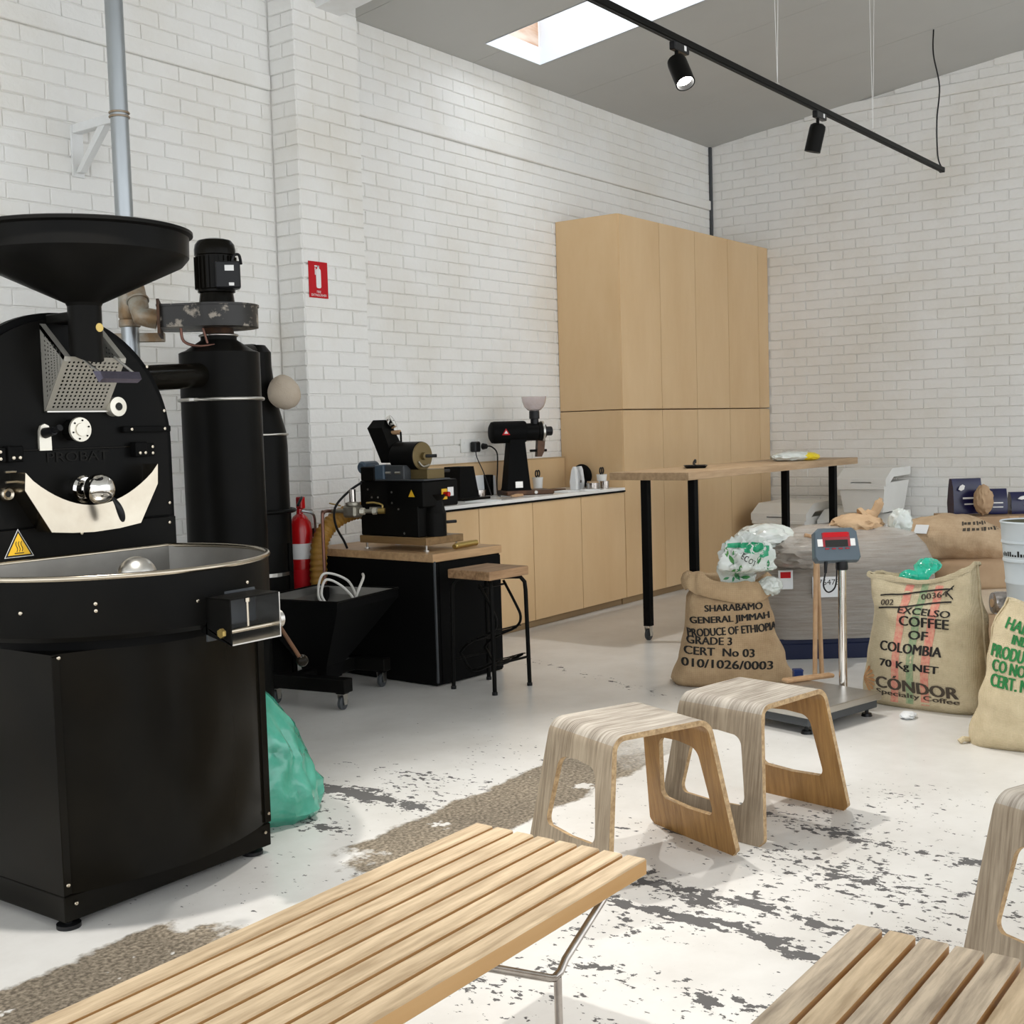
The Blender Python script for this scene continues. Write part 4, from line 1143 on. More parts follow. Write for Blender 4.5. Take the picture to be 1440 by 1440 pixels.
# roasting drum, axis across
dc = Vector((.10, .19, bz1 + .135))
dr = MB().lathe([(.078, -.085), (.082, -.08), (.082, .095), (.078, .10), (.0005, .10)], dc, 'y', 40).build('roast_drum', MT['black'], sr, smooth=35)
fp = MB().lathe([(.077, -.083), (.080, -.088), (.074, -.092), (.022, -.093), (.020, -.114), (.0005, -.115)], dc, 'y', 40).build('drum_front', MT['olive'], sr, smooth=30)
MB().cyl(dc + Vector((0, -.11, 0)), dc + Vector((.05, -.15, .0)), .0095, seg=14).build('drum_handle', MT['black_plastic'], sr, smooth=40)
MB().tube([dc + Vector((-.04, -.095, -.03)), dc + Vector((-.02, -.11, -.058)), dc + Vector((.03, -.11, -.05))], .006, 8, smooth=4).build('drum_latch', MT['zinc'], sr, smooth=50)
# leaning funnel with the pressure gauge
m = MB()
rect = lambda c, a, b: [Vector(c) + Vector((sx * a, sy * b, 0)) for sx, sy in ((-1, -1), (1, -1), (1, 1), (-1, 1))]
m.ring_loft([rect((.10, .33, bz1 + .10), .05, .05), rect((.09, .36, bz1 + .20), .055, .055), rect((.08, .41, bz1 + .30), .045, .06), rect((.09, .40, bz1 + .345), .03, .045)])
m.build('feed_funnel', MT['black'], sr, smooth=20)
g0 = Vector((.10, .355, bz1 + .325)); gd_ = Vector((.45, -.75, .5)).normalized()
q = gd_.to_track_quat('Z', 'Y').to_matrix().to_4x4()
m = MB(Matrix.Translation(g0) @ q); m.lathe([(.0005, .0), (.038, .0), (.040, .004), (.040, .026), (.035, .028)], seg=28); m.build('gauge_case', MT['chrome'], sr, smooth=35)
MB(Matrix.Translation(g0) @ q).lathe([(.0005, .027), (.034, .027)], seg=28).build('gauge_dial', MT['white'], sr)
MB(Matrix.Translation(g0) @ q).box((.006, .002, .0285), (.03, .003, .001)).build('gauge_needle', MT['ink'], sr)
MB().tube([(.12, .285, bz1 + .205), (.12, .285, bz1 + .27), (.12, .30, bz1 + .275)], .006, 8).build('crank_rod', MT['black'], sr)
MB().cyl((.12, .29, bz1 + .272), (.10, .36, bz1 + .27), .014, .011, 14).build('crank_grip', MT['stick'], sr, smooth=40)
# labels, switch
y0 = .0
tri3 = lambda s, x: [(x, .105 - s, bz1 - .075 - s * .6), (x, .105 + s, bz1 - .075 - s * .6), (x, .105, bz1 - .075 + s * 1.1)]
MB().prism(tri3(.024, .0035), (-.001, 0, 0)).build('hazard_label', MT['yellow'], sr)
MB().box((.175, .0165, bz1 - .082), (.046, .008, .06), .001).build('switch_plate', MT['yellow'], sr)
MB().cyl((.175, .014, bz1 - .082), (.178, -.02, bz1 - .082), .014, seg=16).build('rotary_switch', MT['red'], sr, smooth=40)
MB().box((.228, .0165, bz1 - .07), (.05, .006, .05), .001).build('data_plate', MT['white'], sr)
for (y, z) in ((.26, .33), (.26, .27), (.21, .235), (.17, .10), (.42, .30), (.37, .30), (.45, .345)):
    MB().cyl((.0055, y, z), (.001, y, z), .006, seg=8).build('screw', MT['steel'], sr)
# gas cock on the body
gc = MB().cyl((-.035, .40, .235), (.006, .33, .235), .013, seg=14).build('gas_spud', MT['zinc'], sr, smooth=40)
# ------------------------------------------------------------------ gas valve train and copper pipe
vt = thing('gas_valve', 'cast gas regulator with a brass lever feeding the sample roaster', 'valve', (5.115, 4.88, .955), 0)
MB().tube([(0, 0, .0), (.01, -.06, .0), (.05, -.15, .0), (.065, -.175, .0)], .012, 12).build('pipe_run', MT['zinc'], vt, smooth=40)
for (a_, b_) in (((.004, -.055, 0), (.012, -.08, 0)), ((.035, -.12, 0), (.045, -.142, 0))): MB().cyl(a_, b_, .02, seg=6).build('union_nut', MT['cream_disc'], vt)
MB().cyl((.05, -.15, 0), (.068, -.185, 0), .017, seg=14).build('cock_body', MT['brass'], vt, smooth=40)
MB().box((0, 0, 0), (.08, .10, .07), .012).build('regulator_body', MT['zinc'], vt)
MB().lathe([(.03, .03), (.042, .035), (.042, .05), (.02, .055)], seg=24, cap0=True, cap1=True).build('diaphragm_cover', MT['zinc'], vt, smooth=35)
MB().cyl((0, .0, .05), (0, 0, .125), .019, seg=18).build('spring_cap', MT['chrome_dark'], vt, smooth=40)
MB().cyl((-.02, .15, 0), (0, .03, 0), .013, seg=14).build('inlet_union', MT['zinc'], vt, smooth=40)
MB().box((.02, .16, .035), (.012, .09, .007), .002, rotx(.15)).build('shutoff_lever', MT['brass'], vt)
MB().tube([(.06, -.17, .012), (.06, -.17, .035), (.05, -.12, .047), (.04, -.07, .045)], .006, 8, smooth=4).build('brass_lever', MT['brass'], vt, smooth=50)
o = MB().tube([(5.093, 5.03, .955), (5.05, 5.027, .958), (5.003, 5.005, .95), (4.986, 4.997, .91), (4.986, 4.997, .45), (4.986, 4.997, .0)], .010, 10, smooth=4).build('gas_pipe', MT['copper'])
tag(o, 'thin copper gas pipe bent down to the floor beside the yellow hose', 'pipe')
o = MB().tube([(5.20, 4.885, 1.115), (5.14, 4.925, 1.07), (5.083, 4.97, 1.0), (5.068, 4.985, .94), (5.085, 4.985, .86), (5.135, 4.98, .78), (5.155, 4.975, .735)], .007, 8, smooth=6).build('roaster_cable', MT['black_plastic'])
tag(o, 'black cable dropping from the sample roaster to the oak desk', 'cable')
# ------------------------------------------------------------------ yellow corrugated hose
P = spline([Vector(p) for p in ((5.34, 4.99, .945), (5.24, 5.03, .935), (5.13, 5.07, .88), (5.05, 5.085, .78), (5.025, 5.085, .62), (5.02, 5.08, .45), (5.02, 5.07, .25), (5.02, 5.06, .06))], 20)
P2 = [P[0]]; acc = 0
for a, b in zip(P, P[1:]):
    acc += (b - a).length
    if acc > .0055: P2.append(b); acc = 0
n_ = len(P2)
o = MB().tube(P2, lambda t: .049 + .0035 * math.cos(PI * .5 * round(t * (n_ - 1))), 16).build('duct_hose', MT['hose'], smooth=70)
tag(o, 'ochre yellow corrugated hose curving up beside the oak desk', 'hose')
# ------------------------------------------------------------------ fire extinguisher and its sign
fe = thing('fire_extinguisher', 'red fire extinguisher with a white label band hanging by the pier', 'extinguisher', (5.03, 5.225, .42))
MB().lathe([(.06, .0), (.068, .01), (.07, .03), (.07, .42), (.062, .47), (.04, .505), (.02, .52), (.018, .55)], seg=32, cap0=True, cap1=True).build('cylinder', MT['red'], fe, smooth=35)
MB().lathe([(.0708, .26), (.0708, .35)], seg=32).build('label_band', MT['white'], fe, smooth=35)
MB().lathe([(.0706, .08), (.0706, .20)], seg=32).build('instruction_panel', MT['red_sign'], fe, smooth=35)
MB().box((.0, -.01, .585), (.035, .05, .07), .006).build('valve', MT['red'], fe)
MB().tube([(0, -.02, .61), (-.03, -.05, .615), (-.08, -.07, .575)], .008, 8, smooth=4).build('handle', MT['black_plastic'], fe, smooth=50)
MB().tube([(-.03, -.05, .54), (.03, -.075, .52), (.068, -.055, .46), (.076, -.04, .35), (.082, -.03, .2), (.08, -.02, .05)], .008, 10, smooth=5).build('discharge_hose', MT['galv'], fe, smooth=50)
MB().box((.125, .02, .40), (.12, .03, .05), .004).build('wall_hook', MT['black'], fe)
sg = thing('fire_sign', 'red fire extinguisher sign on the white brick pier', 'sign', (5.33, PY - .003, 2.32))
MB().box((0, 0, 0), (.158, .004, .215), .001).build('plate', MT['red_sign'], sg)
m = MB(); yy = -.0028
def rr(cx_, cz, w, h, r, n=5):
    out = []
    for (sx, sz, a0) in ((1, 1, 0), (-1, 1, PI / 2), (-1, -1, PI), (1, -1, 1.5 * PI)):
        for i in range(n + 1):
            a = a0 + PI / 2 * i / n
            out.append((cx_ + sx * (w / 2 - r) + r * math.cos(a), yy, cz + sz * (h / 2 - r) + r * math.sin(a)))
    return out
m.prism(rr(0, .008, .040, .115, .012), (0, -.0006, 0)); m.prism(rr(0, .074, .016, .02, .004), (0, -.0006, 0)); m.prism(rr(-.014, .080, .034, .008, .003), (0, -.0006, 0)); m.prism(rr(-.026, .05, .006, .045, .003), (0, -.0006, 0))
m.build('pictogram', MT['white'], sg)
flat_text('FIRE', (0, -.0028, -.071), (1, 0, 0), (0, 0, 1), .034, .014, MT['white'], sg)
flat_text('EXTINGUISHER', (0, -.0028, -.091), (1, 0, 0), (0, 0, 1), .125, .014, MT['white'], sg)

# ------------------------------------------------------------------ black hopper on a wheeled frame
ht = thing('hopper_trolley', 'black square funnel bin on a low wheeled frame beside the oak desk', 'trolley', (4.70, 4.70, 0), math.radians(9))
def sq(hx_, hy_, z, cx_=0., cy_=0.): return [(cx_ - hx_, cy_ - hy_, z), (cx_ + hx_, cy_ - hy_, z), (cx_ + hx_, cy_ + hy_, z), (cx_ - hx_, cy_ + hy_, z)]
MB().ring_loft([sq(.07, .07, .10, -.06), sq(.085, .085, .18, -.06), sq(.29, .27, .50), sq(.29, .27, .545)], True, True, False).build('hopper', MT['black_matt'], ht)
MB().ring_loft([sq(.283, .263, .543), sq(.278, .258, .50), sq(.08, .08, .19, -.06)], True, False, True).build('hopper_inside', MT['tray_in'], ht)
m = MB()
for (a, b) in (((-.29, -.27), (.29, -.27)), ((.29, -.27), (.29, .27)), ((.29, .27), (-.29, .27)), ((-.29, .27), (-.29, -.27))):
    m.tube([(*a, .545), (*b, .545)], .006, 6)
m.build('hopper_rim', MT['black'], ht)
MB().box((-.30, -.08, .125), (.075, .50, .07), .004).build('frame_beam', MT['black'], ht)
MB().box((.0, .02, .125), (.56, .075, .07), .004).build('frame_spine', MT['black'], ht)
MB().box((.245, .02, .125), (.07, .46, .07), .004).build('frame_beam', MT['black'], ht)
MB().box((.245, .20, .33), (.05, .05, .42), .004).build('upright', MT['black'], ht)
def caster(x, y, par, h=.09, r=.036):
    c = bpy.data.objects.new('caster', None); COL.objects.link(c); c.parent = par; c.location = (x, y, 0)
    m = MB(); m.lathe([(.012, -.011), (r * .8, -.012), (r, -.008), (r, .008), (r * .8, .012), (.012, .011)], (0, 0, r), 'y', 24); m.build('wheel', MT['dark_grey'], c, smooth=35)
    for s in (-1, 1): MB().prism([(-.012, s * .017, r - .01), (.012, s * .017, r - .01), (.02, s * .017, h - .006), (-.02, s * .017, h - .006)], (0, s * .003, 0)).build('fork_cheek', MT['steel'], c)
    MB().box((0, 0, h - .004), (.05, .05, .008), .002).build('top_plate', MT['black'], c)
    return c
for (x, y) in ((-.30, -.29), (-.30, .13), (.245, -.17), (.245, .21)): caster(x, y, ht)
o = MB().tube([(4.60, 4.60, .50), (4.58, 4.62, .56), (4.66, 4.66, .625), (4.74, 4.62, .58), (4.76, 4.56, .50), (4.70, 4.64, .48), (4.62, 4.68, .53), (4.72, 4.74, .645), (4.84, 4.68, .60), (4.83, 4.60, .50)], .007, 8, smooth=8).build('white_cable', MT['cable_white'])
tag(o, 'coil of white cable looping out of the black funnel bin', 'cable')
o = MB().tube([(4.78, 4.58, .49), (4.80, 4.56, .56), (4.86, 4.58, .615), (4.90, 4.62, .63)], .0075, 8, smooth=8).build('white_cable', MT['cable_white'])
tag(o, 'loose white cable end sticking up from the funnel bin', 'cable')
o = thing('cable_socket', 'white plug socket hanging behind the funnel bin', 'socket', (5.02, 4.90, .145))
MB().lathe([(.018, 0), (.022, .004), (.022, .05), (.026, .055), (.026, .062), (.02, .075), (.010, .10), (.005, .12)], seg=18, cap0=True, cap1=True).build('body', MT['white_plastic'], o, smooth=35)
MB().tube([(0, 0, .115), (-.01, 0, .2), (-.03, .0, .28), (-.05, .02, .40)], .005, 6, smooth=4).build('lead', MT['cable_white'], o, smooth=50)

# ------------------------------------------------------------------ workshop stool
si = thing('workshop_stool', 'tall black tube stool with a worn wooden seat and wire racks', 'stool', (5.245, 4.02, 0), math.radians(-4))
SH = .655
MB().box((0, 0, SH - .024), (.325, .30, .048), .004).build('seat', MT['seatwood'], si)
def leg(sx, sy):
    f = Vector((sx * .145, sy * .148, .012)); 
    pth = [f, Vector((sx * .14, sy * .142, SH - .13)), Vector((sx * .138, sy * .138, SH - .085)), Vector((sx * .125, sy * .12, SH - .058)), Vector((sx * .09, sy * .085, SH - .055)), Vector((sx * .03, sy * .03, SH - .055))]
    o = MB().tube(pth, .0115, 12).build('leg', MT['black'], si, smooth=50)
    MB().cyl((f.x, f.y, 0), (f.x, f.y, .016), .015, seg=14).build('foot_cap', MT['black_plastic'], o)
for sx in (-1, 1):
    for sy in (-1, 1): leg(sx, sy)
for sy in (-1, 1):
    MB().tube([(-.143, sy * .145, .16), (.143, sy * .145, .16)], .007, 8).build('stretcher', MT['black'], si)
# bent side hoops that carry the racks
for sx in (-1, 1):
    x = sx * .10
    MB().tube([(x, -.02, SH - .08), (x, -.10, SH - .20), (x, -.135, SH - .27), (x, -.10, SH - .33), (x, .06, SH - .40), (x, .13, SH - .46), (x, .12, .18), (x, .06, .11), (x, -.02, .12), (x, -.14, .18)], .0075, 8, smooth=4).build('rack_hoop', MT['black'], si, smooth=50)
for y, z in ((-.105, SH - .325), (-.07, SH - .345), (-.03, SH - .36), (.01, SH - .378), (.05, SH - .395), (-.13, .178), (-.09, .158), (-.05, .138), (-.01, .123), (.03, .115)):
    m = MB(); m.tube([(-.135, y, z), (-.09, y - .006, z + .004), (0, y, z), (.09, y - .006, z + .004), (.135, y, z)], .0035, 6, smooth=3); m.build('rack_wire', MT['black'], si)
MB().tube([(-.10, -.02, SH - .10), (.10, -.02, SH - .10)], .006, 8).build('hoop_bar', MT['black'], si)

# ------------------------------------------------------------------ things on the worktop (top at z .918)
WT = .9185
gx, gy = 7.28, 5.24
gn = thing('coffee_grinder', 'black shop coffee grinder with a clear hopper bowl on the white worktop', 'grinder', (gx, gy, WT), math.radians(-38))
MB().box((.02, -.01, .016), (.36, .26, .032), .008).build('base_tray', MT['brown_guard'], gn)
m = MB(); m.ring_loft([sq(.095, .085, .03, -.05), sq(.088, .08, .05, -.05), sq(.055, .06, .40, -.045)]); m.build('column', MT['black_matt'], gn, smooth=20)
MB().lathe([(.0005, -.235), (.055, -.235), (.076, -.222), (.080, -.20), (.080, .02), (.076, .03)], (0, 0, .455), 'x', 40, cap1=True).build('motor_housing', MT['black_matt'], gn, smooth=35)
MB().lathe([(.06, .02), (.064, .035), (.064, .12), (.072, .125), (.072, .165)], (0, 0, .452), 'x', 36, cap0=True, cap1=True).build('burr_housing', MT['black'], gn, smooth=35)
MB().lathe([(.074, .150), (.078, .152), (.078, .166), (.074, .168)], (0, 0, .452), 'x', 36).build('steel_ring', MT['steel'], gn, smooth=35)
MB().lathe([(.055, .168), (.05, .185), (.034, .19), (.034, .23), (.030, .235)], (0, 0, .455), 'x', 28, cap0=True, cap1=True).build('dial_knob', MT['black_plastic'], gn, smooth=35)
MB().lathe([(.03, .50), (.03, .545), (.038, .548), (.038, .60), (.034, .605)], (.105, 0, 0), seg=24, cap0=True, cap1=True).build('hopper_neck', MT['black_plastic'], gn, smooth=35)
MB().lathe([(.034, .603), (.052, .613), (.072, .635), (.085, .668), (.091, .708), (.089, .708), (.083, .668), (.070, .638), (.050, .617), (.030, .608)], (.105, 0, 0), seg=36).build('hopper_bowl', MT['glass_bowl'], gn, smooth=60)
MB().prism([(.12, -.03, .395), (.175, -.03, .40), (.165, -.03, .31), (.145, -.03, .27), (.11, -.03, .27), (.115, -.03, .33)], (0, .06, 0)).build('spout', MT['brown_guard'], gn)
MB().box((.128, 0, .315), (.13, .02, .018), .004).build('spout_clamp', MT['black'], gn)
MB().box((-.05, -.0865, .075), (.055, .003, .045), 0, rotx(-.06)).build('rating_plate', MT['steel'], gn)
tg = MB(); tg.prism([(-.165, -.079, .435), (-.105, -.079, .435), (-.135, -.079, .482)], (0, -.003, 0)); lg = tg.build('triangle_badge', MT['red_sign'], gn)
MB().prism([(-.150, -.0825, .445), (-.120, -.0825, .445), (-.135, -.0825, .468)], (0, -.001, 0)).build('badge_mark', MT['white'], lg)
MB().cyl((.06, -.142, .018), (.06, -.128, .018), .012, seg=16).build('lock_ring', MT['steel'], gn)
# second grinder base
g2 = thing('spare_grinder_base', 'matt black tapered grinder stand behind the sample roaster on the worktop', 'stand', (6.62, 5.30, WT))
m = MB(); m.ring_loft([sq(.115, .09, .012), sq(.105, .085, .03), sq(.075, .07, .23)]); m.build('stand', MT['black_matt'], g2)
MB().box((.03, -.02, .008), (.30, .22, .016), .003).build('foot_plate', MT['black'], g2)
# sockets and plugs
for i, (x, nm) in enumerate(((6.985, 'double'), (7.17, 'single'))):
    so = thing('power_socket', 'white %s wall socket %s above the upstand' % (nm, 'with a square black charger' if i == 0 else 'with a round black plug'), 'socket', (x, YW - .001, 1.285))
    MB().box((0, -.006, 0), (.155 if i == 0 else .115, .014, .10), .003).build('face_plate', MT['white_plastic'], so)
    for dx in ((-.04,) if i == 0 else (.03,)): MB().box((dx, -.0145, .02), (.012, .004, .018), .001).build('rocker', MT['white'], so)
pg = thing('phone_charger', 'square black charger plugged into the wall with a thin cord', 'charger', (7.03, YW - .018, 1.275))
MB().box((0, -.028, 0), (.065, .052, .075), .008).build('case', MT['black_plastic'], pg)
MB().tube([(0, -.03, -.035), (.005, -.035, -.08), (.028, -.07, -.18), (.026, -.115, -.29), (.0, -.16, -.352)], .004, 6, smooth=5).build('cord', MT['black_plastic'], pg, smooth=50)
pg = thing('mains_plug', 'round black mains plug whose cord arcs down to the worktop', 'plug', (7.155, YW - .018, 1.275))
MB().cyl((0, 0, 0), (0, -.032, 0), .024, .018, 18).build('plug_body', MT['black_plastic'], pg, smooth=40)
MB().tube([(0, -.03, 0), (.03, -.055, -.004), (.075, -.07, -.05), (.05, -.09, -.16), (-.03, -.14, -.26), (-.13, -.22, -.34), (-.17, -.27, -.352)], .0055, 8, smooth=6).build('cord', MT['black_plastic'], pg, smooth=50)

def pot(x, y, label, mat=MT['white_plastic'], tools='scissors'):
    t = thing('tool_pot', label, 'pot', (x, y, WT), 0, 'tool pots on the worktop')
    MB().lathe([(.030, 0), (.032, .002), (.042, .105), (.039, .105), (.030, .006)], seg=28, cap0=True).build('cup', mat, t, smooth=35)
    return t
def scissors(x, y, z, label, rz=0.):
    t = thing('scissors', label, 'scissors', (x, y, z), rz)
    for s in (-1, 1):
        m = MB(); m.tube([(s * .018 + .014 * math.cos(2 * PI * k / 18), 0.003 * s, .125 + .024 * math.sin(2 * PI * k / 18)) for k in range(18)], .0055, 8, closed=True)
        m.build('handle_loop', MT['black_plastic'], t, smooth=60)
        MB().box((s * .006, .003 * s, .055), (.010, .003, .10), .001, roty(-s * .08)).build('blade', MT['steel'], t)
    return t
pot(7.66, 5.37, 'white pot holding black scissors behind the grinder')
scissors(7.66, 5.37, WT + .008, 'black handled scissors standing in the pot behind the grinder')
pot(8.13, 5.09, 'white pot holding black scissors beside the tall cupboard')
scissors(8.13, 5.09, WT + .008, 'black handled scissors standing in the pot beside the cupboard')
o = thing('coffee_bag_pair', 'two pale blue paper packets standing on the worktop', 'packet', (7.90, 5.18, WT), .15)
for k, (dx, a) in enumerate(((0, .10), (.045, -.02))):
    m = MB(); m.ring_loft([sq(.055, .022, 0, dx), sq(.058, .026, .06, dx), sq(.054, .014, .15, dx + .006), sq(.05, .004, .175, dx + .008)]); m.build('packet', MT['paper'], o)
MB().box((.03, -.028, .06), (.018, .002, .02)).build('printed_square', MT['ink_soft'], o)
o = thing('black_hat', 'round black lid leaning against the cupboard side', 'lid', (8.165, 5.30, WT + .092), 0)
MB().lathe([(.0005, -.018), (.05, -.017), (.08, -.01), (.092, .002), (.092, .008), (.0005, .01)], axis='x', seg=40).build('disc', MT['black_matt'], o, smooth=35)
MB().cyl((-.03, 0, 0), (-.016, 0, 0), .018, seg=16).build('knob', MT['black_matt'], o, smooth=40)
for k, (x, y, r, h, lab, top) in enumerate(((7.99, 5.085, .048, .042, 'low steel tin with a wooden lid on the worktop', 'stick'), (8.075, 5.03, .034, .052, 'small steel tin next to the scissor pot', None), (6.885, 5.34, .05, .05, 'low steel dish between the grinder and the black stand', None))):
    t = thing('tin', lab, 'tin', (x, y, WT))
    MB().lathe([(r, 0), (r, h), (r + .003, h), (r + .003, h + .004), (r - .004, h + .004)], seg=28, cap0=True, cap1=True).build('can', MT['chrome_dark'], t, smooth=35)
    if top: MB().lathe([(.0005, h + .016), (r - .004, h + .016), (r - .002, h + .005)], seg=28, cap0=True).build('wooden_lid', MT['oak'], t, smooth=35)
for k, (x, y, w, d, rz, lab) in enumerate(((7.64, 5.10, .22, .15, .1, 'sheets of white paper beside the grinder tray'), (7.80, 5.02, .16, .13, -.2, 'small white leaflet in front of the paper packets'), (6.52, 5.02, .22, .16, .15, 'clear white plastic sleeve at the worktop front'))):
    t = MB().box((0, 0, .0025), (w, d, .005), .001).build('paper_stack', MT['paper'])
    t.location = (x, y, WT); t.rotation_euler = (0, 0, rz); tag(t, lab, 'paper')
for k, (x, y, w, h, rz, lab) in enumerate(((7.055, 5.462, .10, .15, .0, 'white card propped against the upstand by the cords'), (7.205, 5.462, .085, .14, .0, 'white card propped behind the grinder column'))):
    t = MB().box((0, 0, h / 2), (w, .010, h), .002, rotx(-.05)).build('propped_card', MT['paper'])
    t.location = (x, y, WT); t.rotation_euler = (0, 0, rz); tag(t, lab, 'card')
t = MB().box((0, 0, .075), (.046, .06, .15), .004).build('black_tin_box', MT['black_matt']); t.location = (7.134, 5.44, WT); tag(t, 'narrow black box standing between two white cards', 'box')
t = thing('spatula', 'wooden handled spatula lying on the worktop front', 'spatula', (6.85, 5.03, WT), .12)
MB().tube([(0, 0, .012), (.08, 0, .014), (.16, 0, .012)], [.009, .012, .010], 10, smooth=4).build('handle', MT['stick'], t, smooth=50)
MB().box((-.09, 0, .010), (.18, .03, .003), .001).build('blade', MT['steel'], t)
t = MB().box((0, 0, .006), (.22, .12, .012), .003).build('dark_tray', MT['brown_guard']); t.location = (7.80, 5.17, WT); t.rotation_euler = (0, 0, -.1)
t.location = (7.70, 5.28, WT); tag(t, 'dark magazine lying behind the grinder tray', 'magazine')
# ------------------------------------------------------------------ high table on castors
def at_depth(px, py, d):
    return CPOS + _fwd * d + CRIGHT * ((px - CX) / FPX * d) - CUP * ((py - CY) / FPX * d)
TZT = 1.093
tb = thing('high_table', 'long oak high table on four black legs with castors', 'table', (6.845, 3.649, 0), math.radians(-2.5))
MB().box((1.305, .297, TZT - .025), (2.61, .595, .05), .002).build('tabletop', MT['oak'], tb)
for (x, y) in ((.13, .045), (.045, .345), (2.25, .05), (2.09, .37)):
    lg = MB().box((x, y, (TZT - .05 + .10) / 2), (.05, .05, TZT - .05 - .10), .003).build('leg', MT['black_matt'], tb)
    c = caster(x, y, lg, .102, .038)
p = gp(978, 658, TZT)
t = thing('serving_tray', 'flat black tray with a black clip on it at the table end', 'tray', (p.x, p.y, TZT), .5)
m = MB(); m.ring_loft([sq(.09, .06, 0), sq(.115, .08, .018), sq(.111, .076, .018), sq(.088, .058, .006)], True, True, True); m.build('dish', MT['black_plastic'], t)
MB().tube([(-.02, .0, .012), (.03, .01, .03), (.06, .0, .05), (.075, 0, .035)], .009, 8, smooth=4).build('clip', MT['black_plastic'], t, smooth=50)

def crumple(name, mat, c, rad, seed, amp=.12, freq=3., sub=4, parent=None, flat=None, rough=.5):
    bm = bmesh.new(); bmesh.ops.create_icosphere(bm, subdivisions=sub, radius=1.)
    for v in bm.verts:
        d = v.co.normalized(); q = d * freq + Vector((seed * 3.1, seed * 1.7, seed))
        k = 1 - amp * (1.4 * (abs(noise.noise(q)) - .25) + rough * (abs(noise.noise(q * 2.3)) - .25) + .22 * abs(noise.noise(q * 5.)))
        v.co = Vector((d.x * rad[0], d.y * rad[1], d.z * rad[2])) * k
        if flat is not None and v.co.z < flat: v.co.z = flat + (v.co.z - flat) * .06
    me = bpy.data.meshes.new(name); bm.to_mesh(me); bm.free(); me.materials.append(mat)
    me.polygons.foreach_set('use_smooth', [True] * len(me.polygons)); me.set_sharp_from_angle(angle=math.radians(38))
    o = bpy.data.objects.new(name, me); COL.objects.link(o); o.location = c; o.parent = parent
    return o
p = gp(1115, 648, TZT)
t = thing('snack_bag', 'white and yellow plastic bag lying on the high table', 'bag', (p.x, p.y, TZT), -.5)
crumple('bag_body', MT['milky_film'], (0, 0, .032), (.19, .11, .042), 3, .14, 2.5, parent=t, flat=-.03)
crumple('yellow_end', MT['yellow_bag'], (.10, -.035, .028), (.105, .085, .036), 5, .14, 2.5, parent=t, flat=-.025)

def world_bvh(o):
    M_ = Matrix.Identity(4); p = o
    while p is not None:
        M_ = (Matrix.Translation(p.location) @ p.rotation_euler.to_matrix().to_4x4()) @ M_; p = p.parent
    return BVHTree.FromPolygons([M_ @ v.co for v in o.data.vertices], [tuple(f.vertices) for f in o.data.polygons]), M_
def top_z(bvhs, x, y):
    zs = [h[0].z for h in (b.ray_cast(Vector((x, y, 3.)), Vector((0, 0, -1))) for b in bvhs) if h[0] is not None]
    return max(zs) if zs else None
def settle(o, bvhs, sink=.004):
    """let a soft thing lie on what is under it: nothing of it stays below that surface"""
    M_ = world_bvh(o)[1]; Mi = M_.inverted()
    for v in o.data.vertices:
        p = M_ @ v.co; z = top_z(bvhs, p.x, p.y)
        if z is not None and p.z < z - sink: p.z = z - sink; v.co = Mi @ p
    o.data.update()
def tuck(o, root, z_rim, a, b, dx=0., dy=0., z_low=None):
    """keep the part of a soft thing that is below the rim of an open sack inside its mouth"""
    M_ = world_bvh(o)[1]; R_ = Matrix.Translation(root.location) @ root.rotation_euler.to_matrix().to_4x4()
    T_ = R_.inverted() @ M_; Ti = T_.inverted()
    for v in o.data.vertices:
        p = T_ @ v.co
        k = 1 - sstep(z_rim - .005, z_rim + .05, p.z)
        if k <= 0: continue
        r = math.hypot((p.x - dx) / a, (p.y - dy) / b)
        if r > 1:
            q = 1 + (1 / r - 1) * k; p.x = dx + (p.x - dx) * q; p.y = dy + (p.y - dy) * q
        if z_low is not None: p.z = max(p.z, z_low)
        v.co = Ti @ p
    o.data.update()

# ------------------------------------------------------------------ ingredient bins by the far wall
def bin_(x, y, z, w, d, h, label, rz=0.):
    """front faces -X; lid slopes down to the front"""
    t = thing('ingredient_bin', label, 'storage bin', (x, y, z), rz, 'white ingredient bins by the far wall')
    MB().ring_loft([sq(d / 2 - .05, w / 2 - .045, 0), sq(d / 2 - .012, w / 2 - .012, h - .12)], True, True, True).build('tub', MT['white_plastic'], t)
    prof = [(-d / 2, h - .145), (-d / 2, h - .085), (-d / 2 + .17, h), (d / 2, h), (d / 2, h - .07), (-d / 2 + .20, h - .075), (-d / 2 + .06, h - .145)]
    prof = [(-d / 2 + .05, h - .145), (-d / 2 + .05, h - .060)] + prof[2:-1] + [(-d / 2 + .06, h - .145)]
    lid = MB().prism([(a, -w / 2, b) for a, b in prof], (0, w, 0)).build('lid', MT['white_plastic'], t)
    g = w * .21                                    # hand grip: a real slot left open in the front lip
    lip = lambda z0, z1: [(-d / 2, z0), (-d / 2, min(z1, h - .085)), (-d / 2 + .051, z1 if z1 < h - .085 else h - .060), (-d / 2 + .051, z0)]
    for (y0, y1, z0, z1) in ((-w / 2, -g, h - .145, h), (g, w / 2, h - .145, h), (-g, g, h - .110, h), (-g, g, h - .145, h - .126)):
        MB().prism([(a, y0, b) for a, b in lip(z0, z1)], (0, y1 - y0, 0)).build('front_lip', MT['white_plastic'], lid)
    MB().box((-d / 2 + .003, 0, h - .160), (.02, w * .96, .03), .004).build('tub_rim', MT['white_plastic'], t)
    MB().box((d / 2 - .12, 0, h + .004), (.012, w * .9, .012), .003).build('lid_hinge', MT['white_plastic'], t)
    return t
bin_(10.52, 3.79, .0, .43, .64, .58, 'white ingredient bin on the floor underneath another bin')
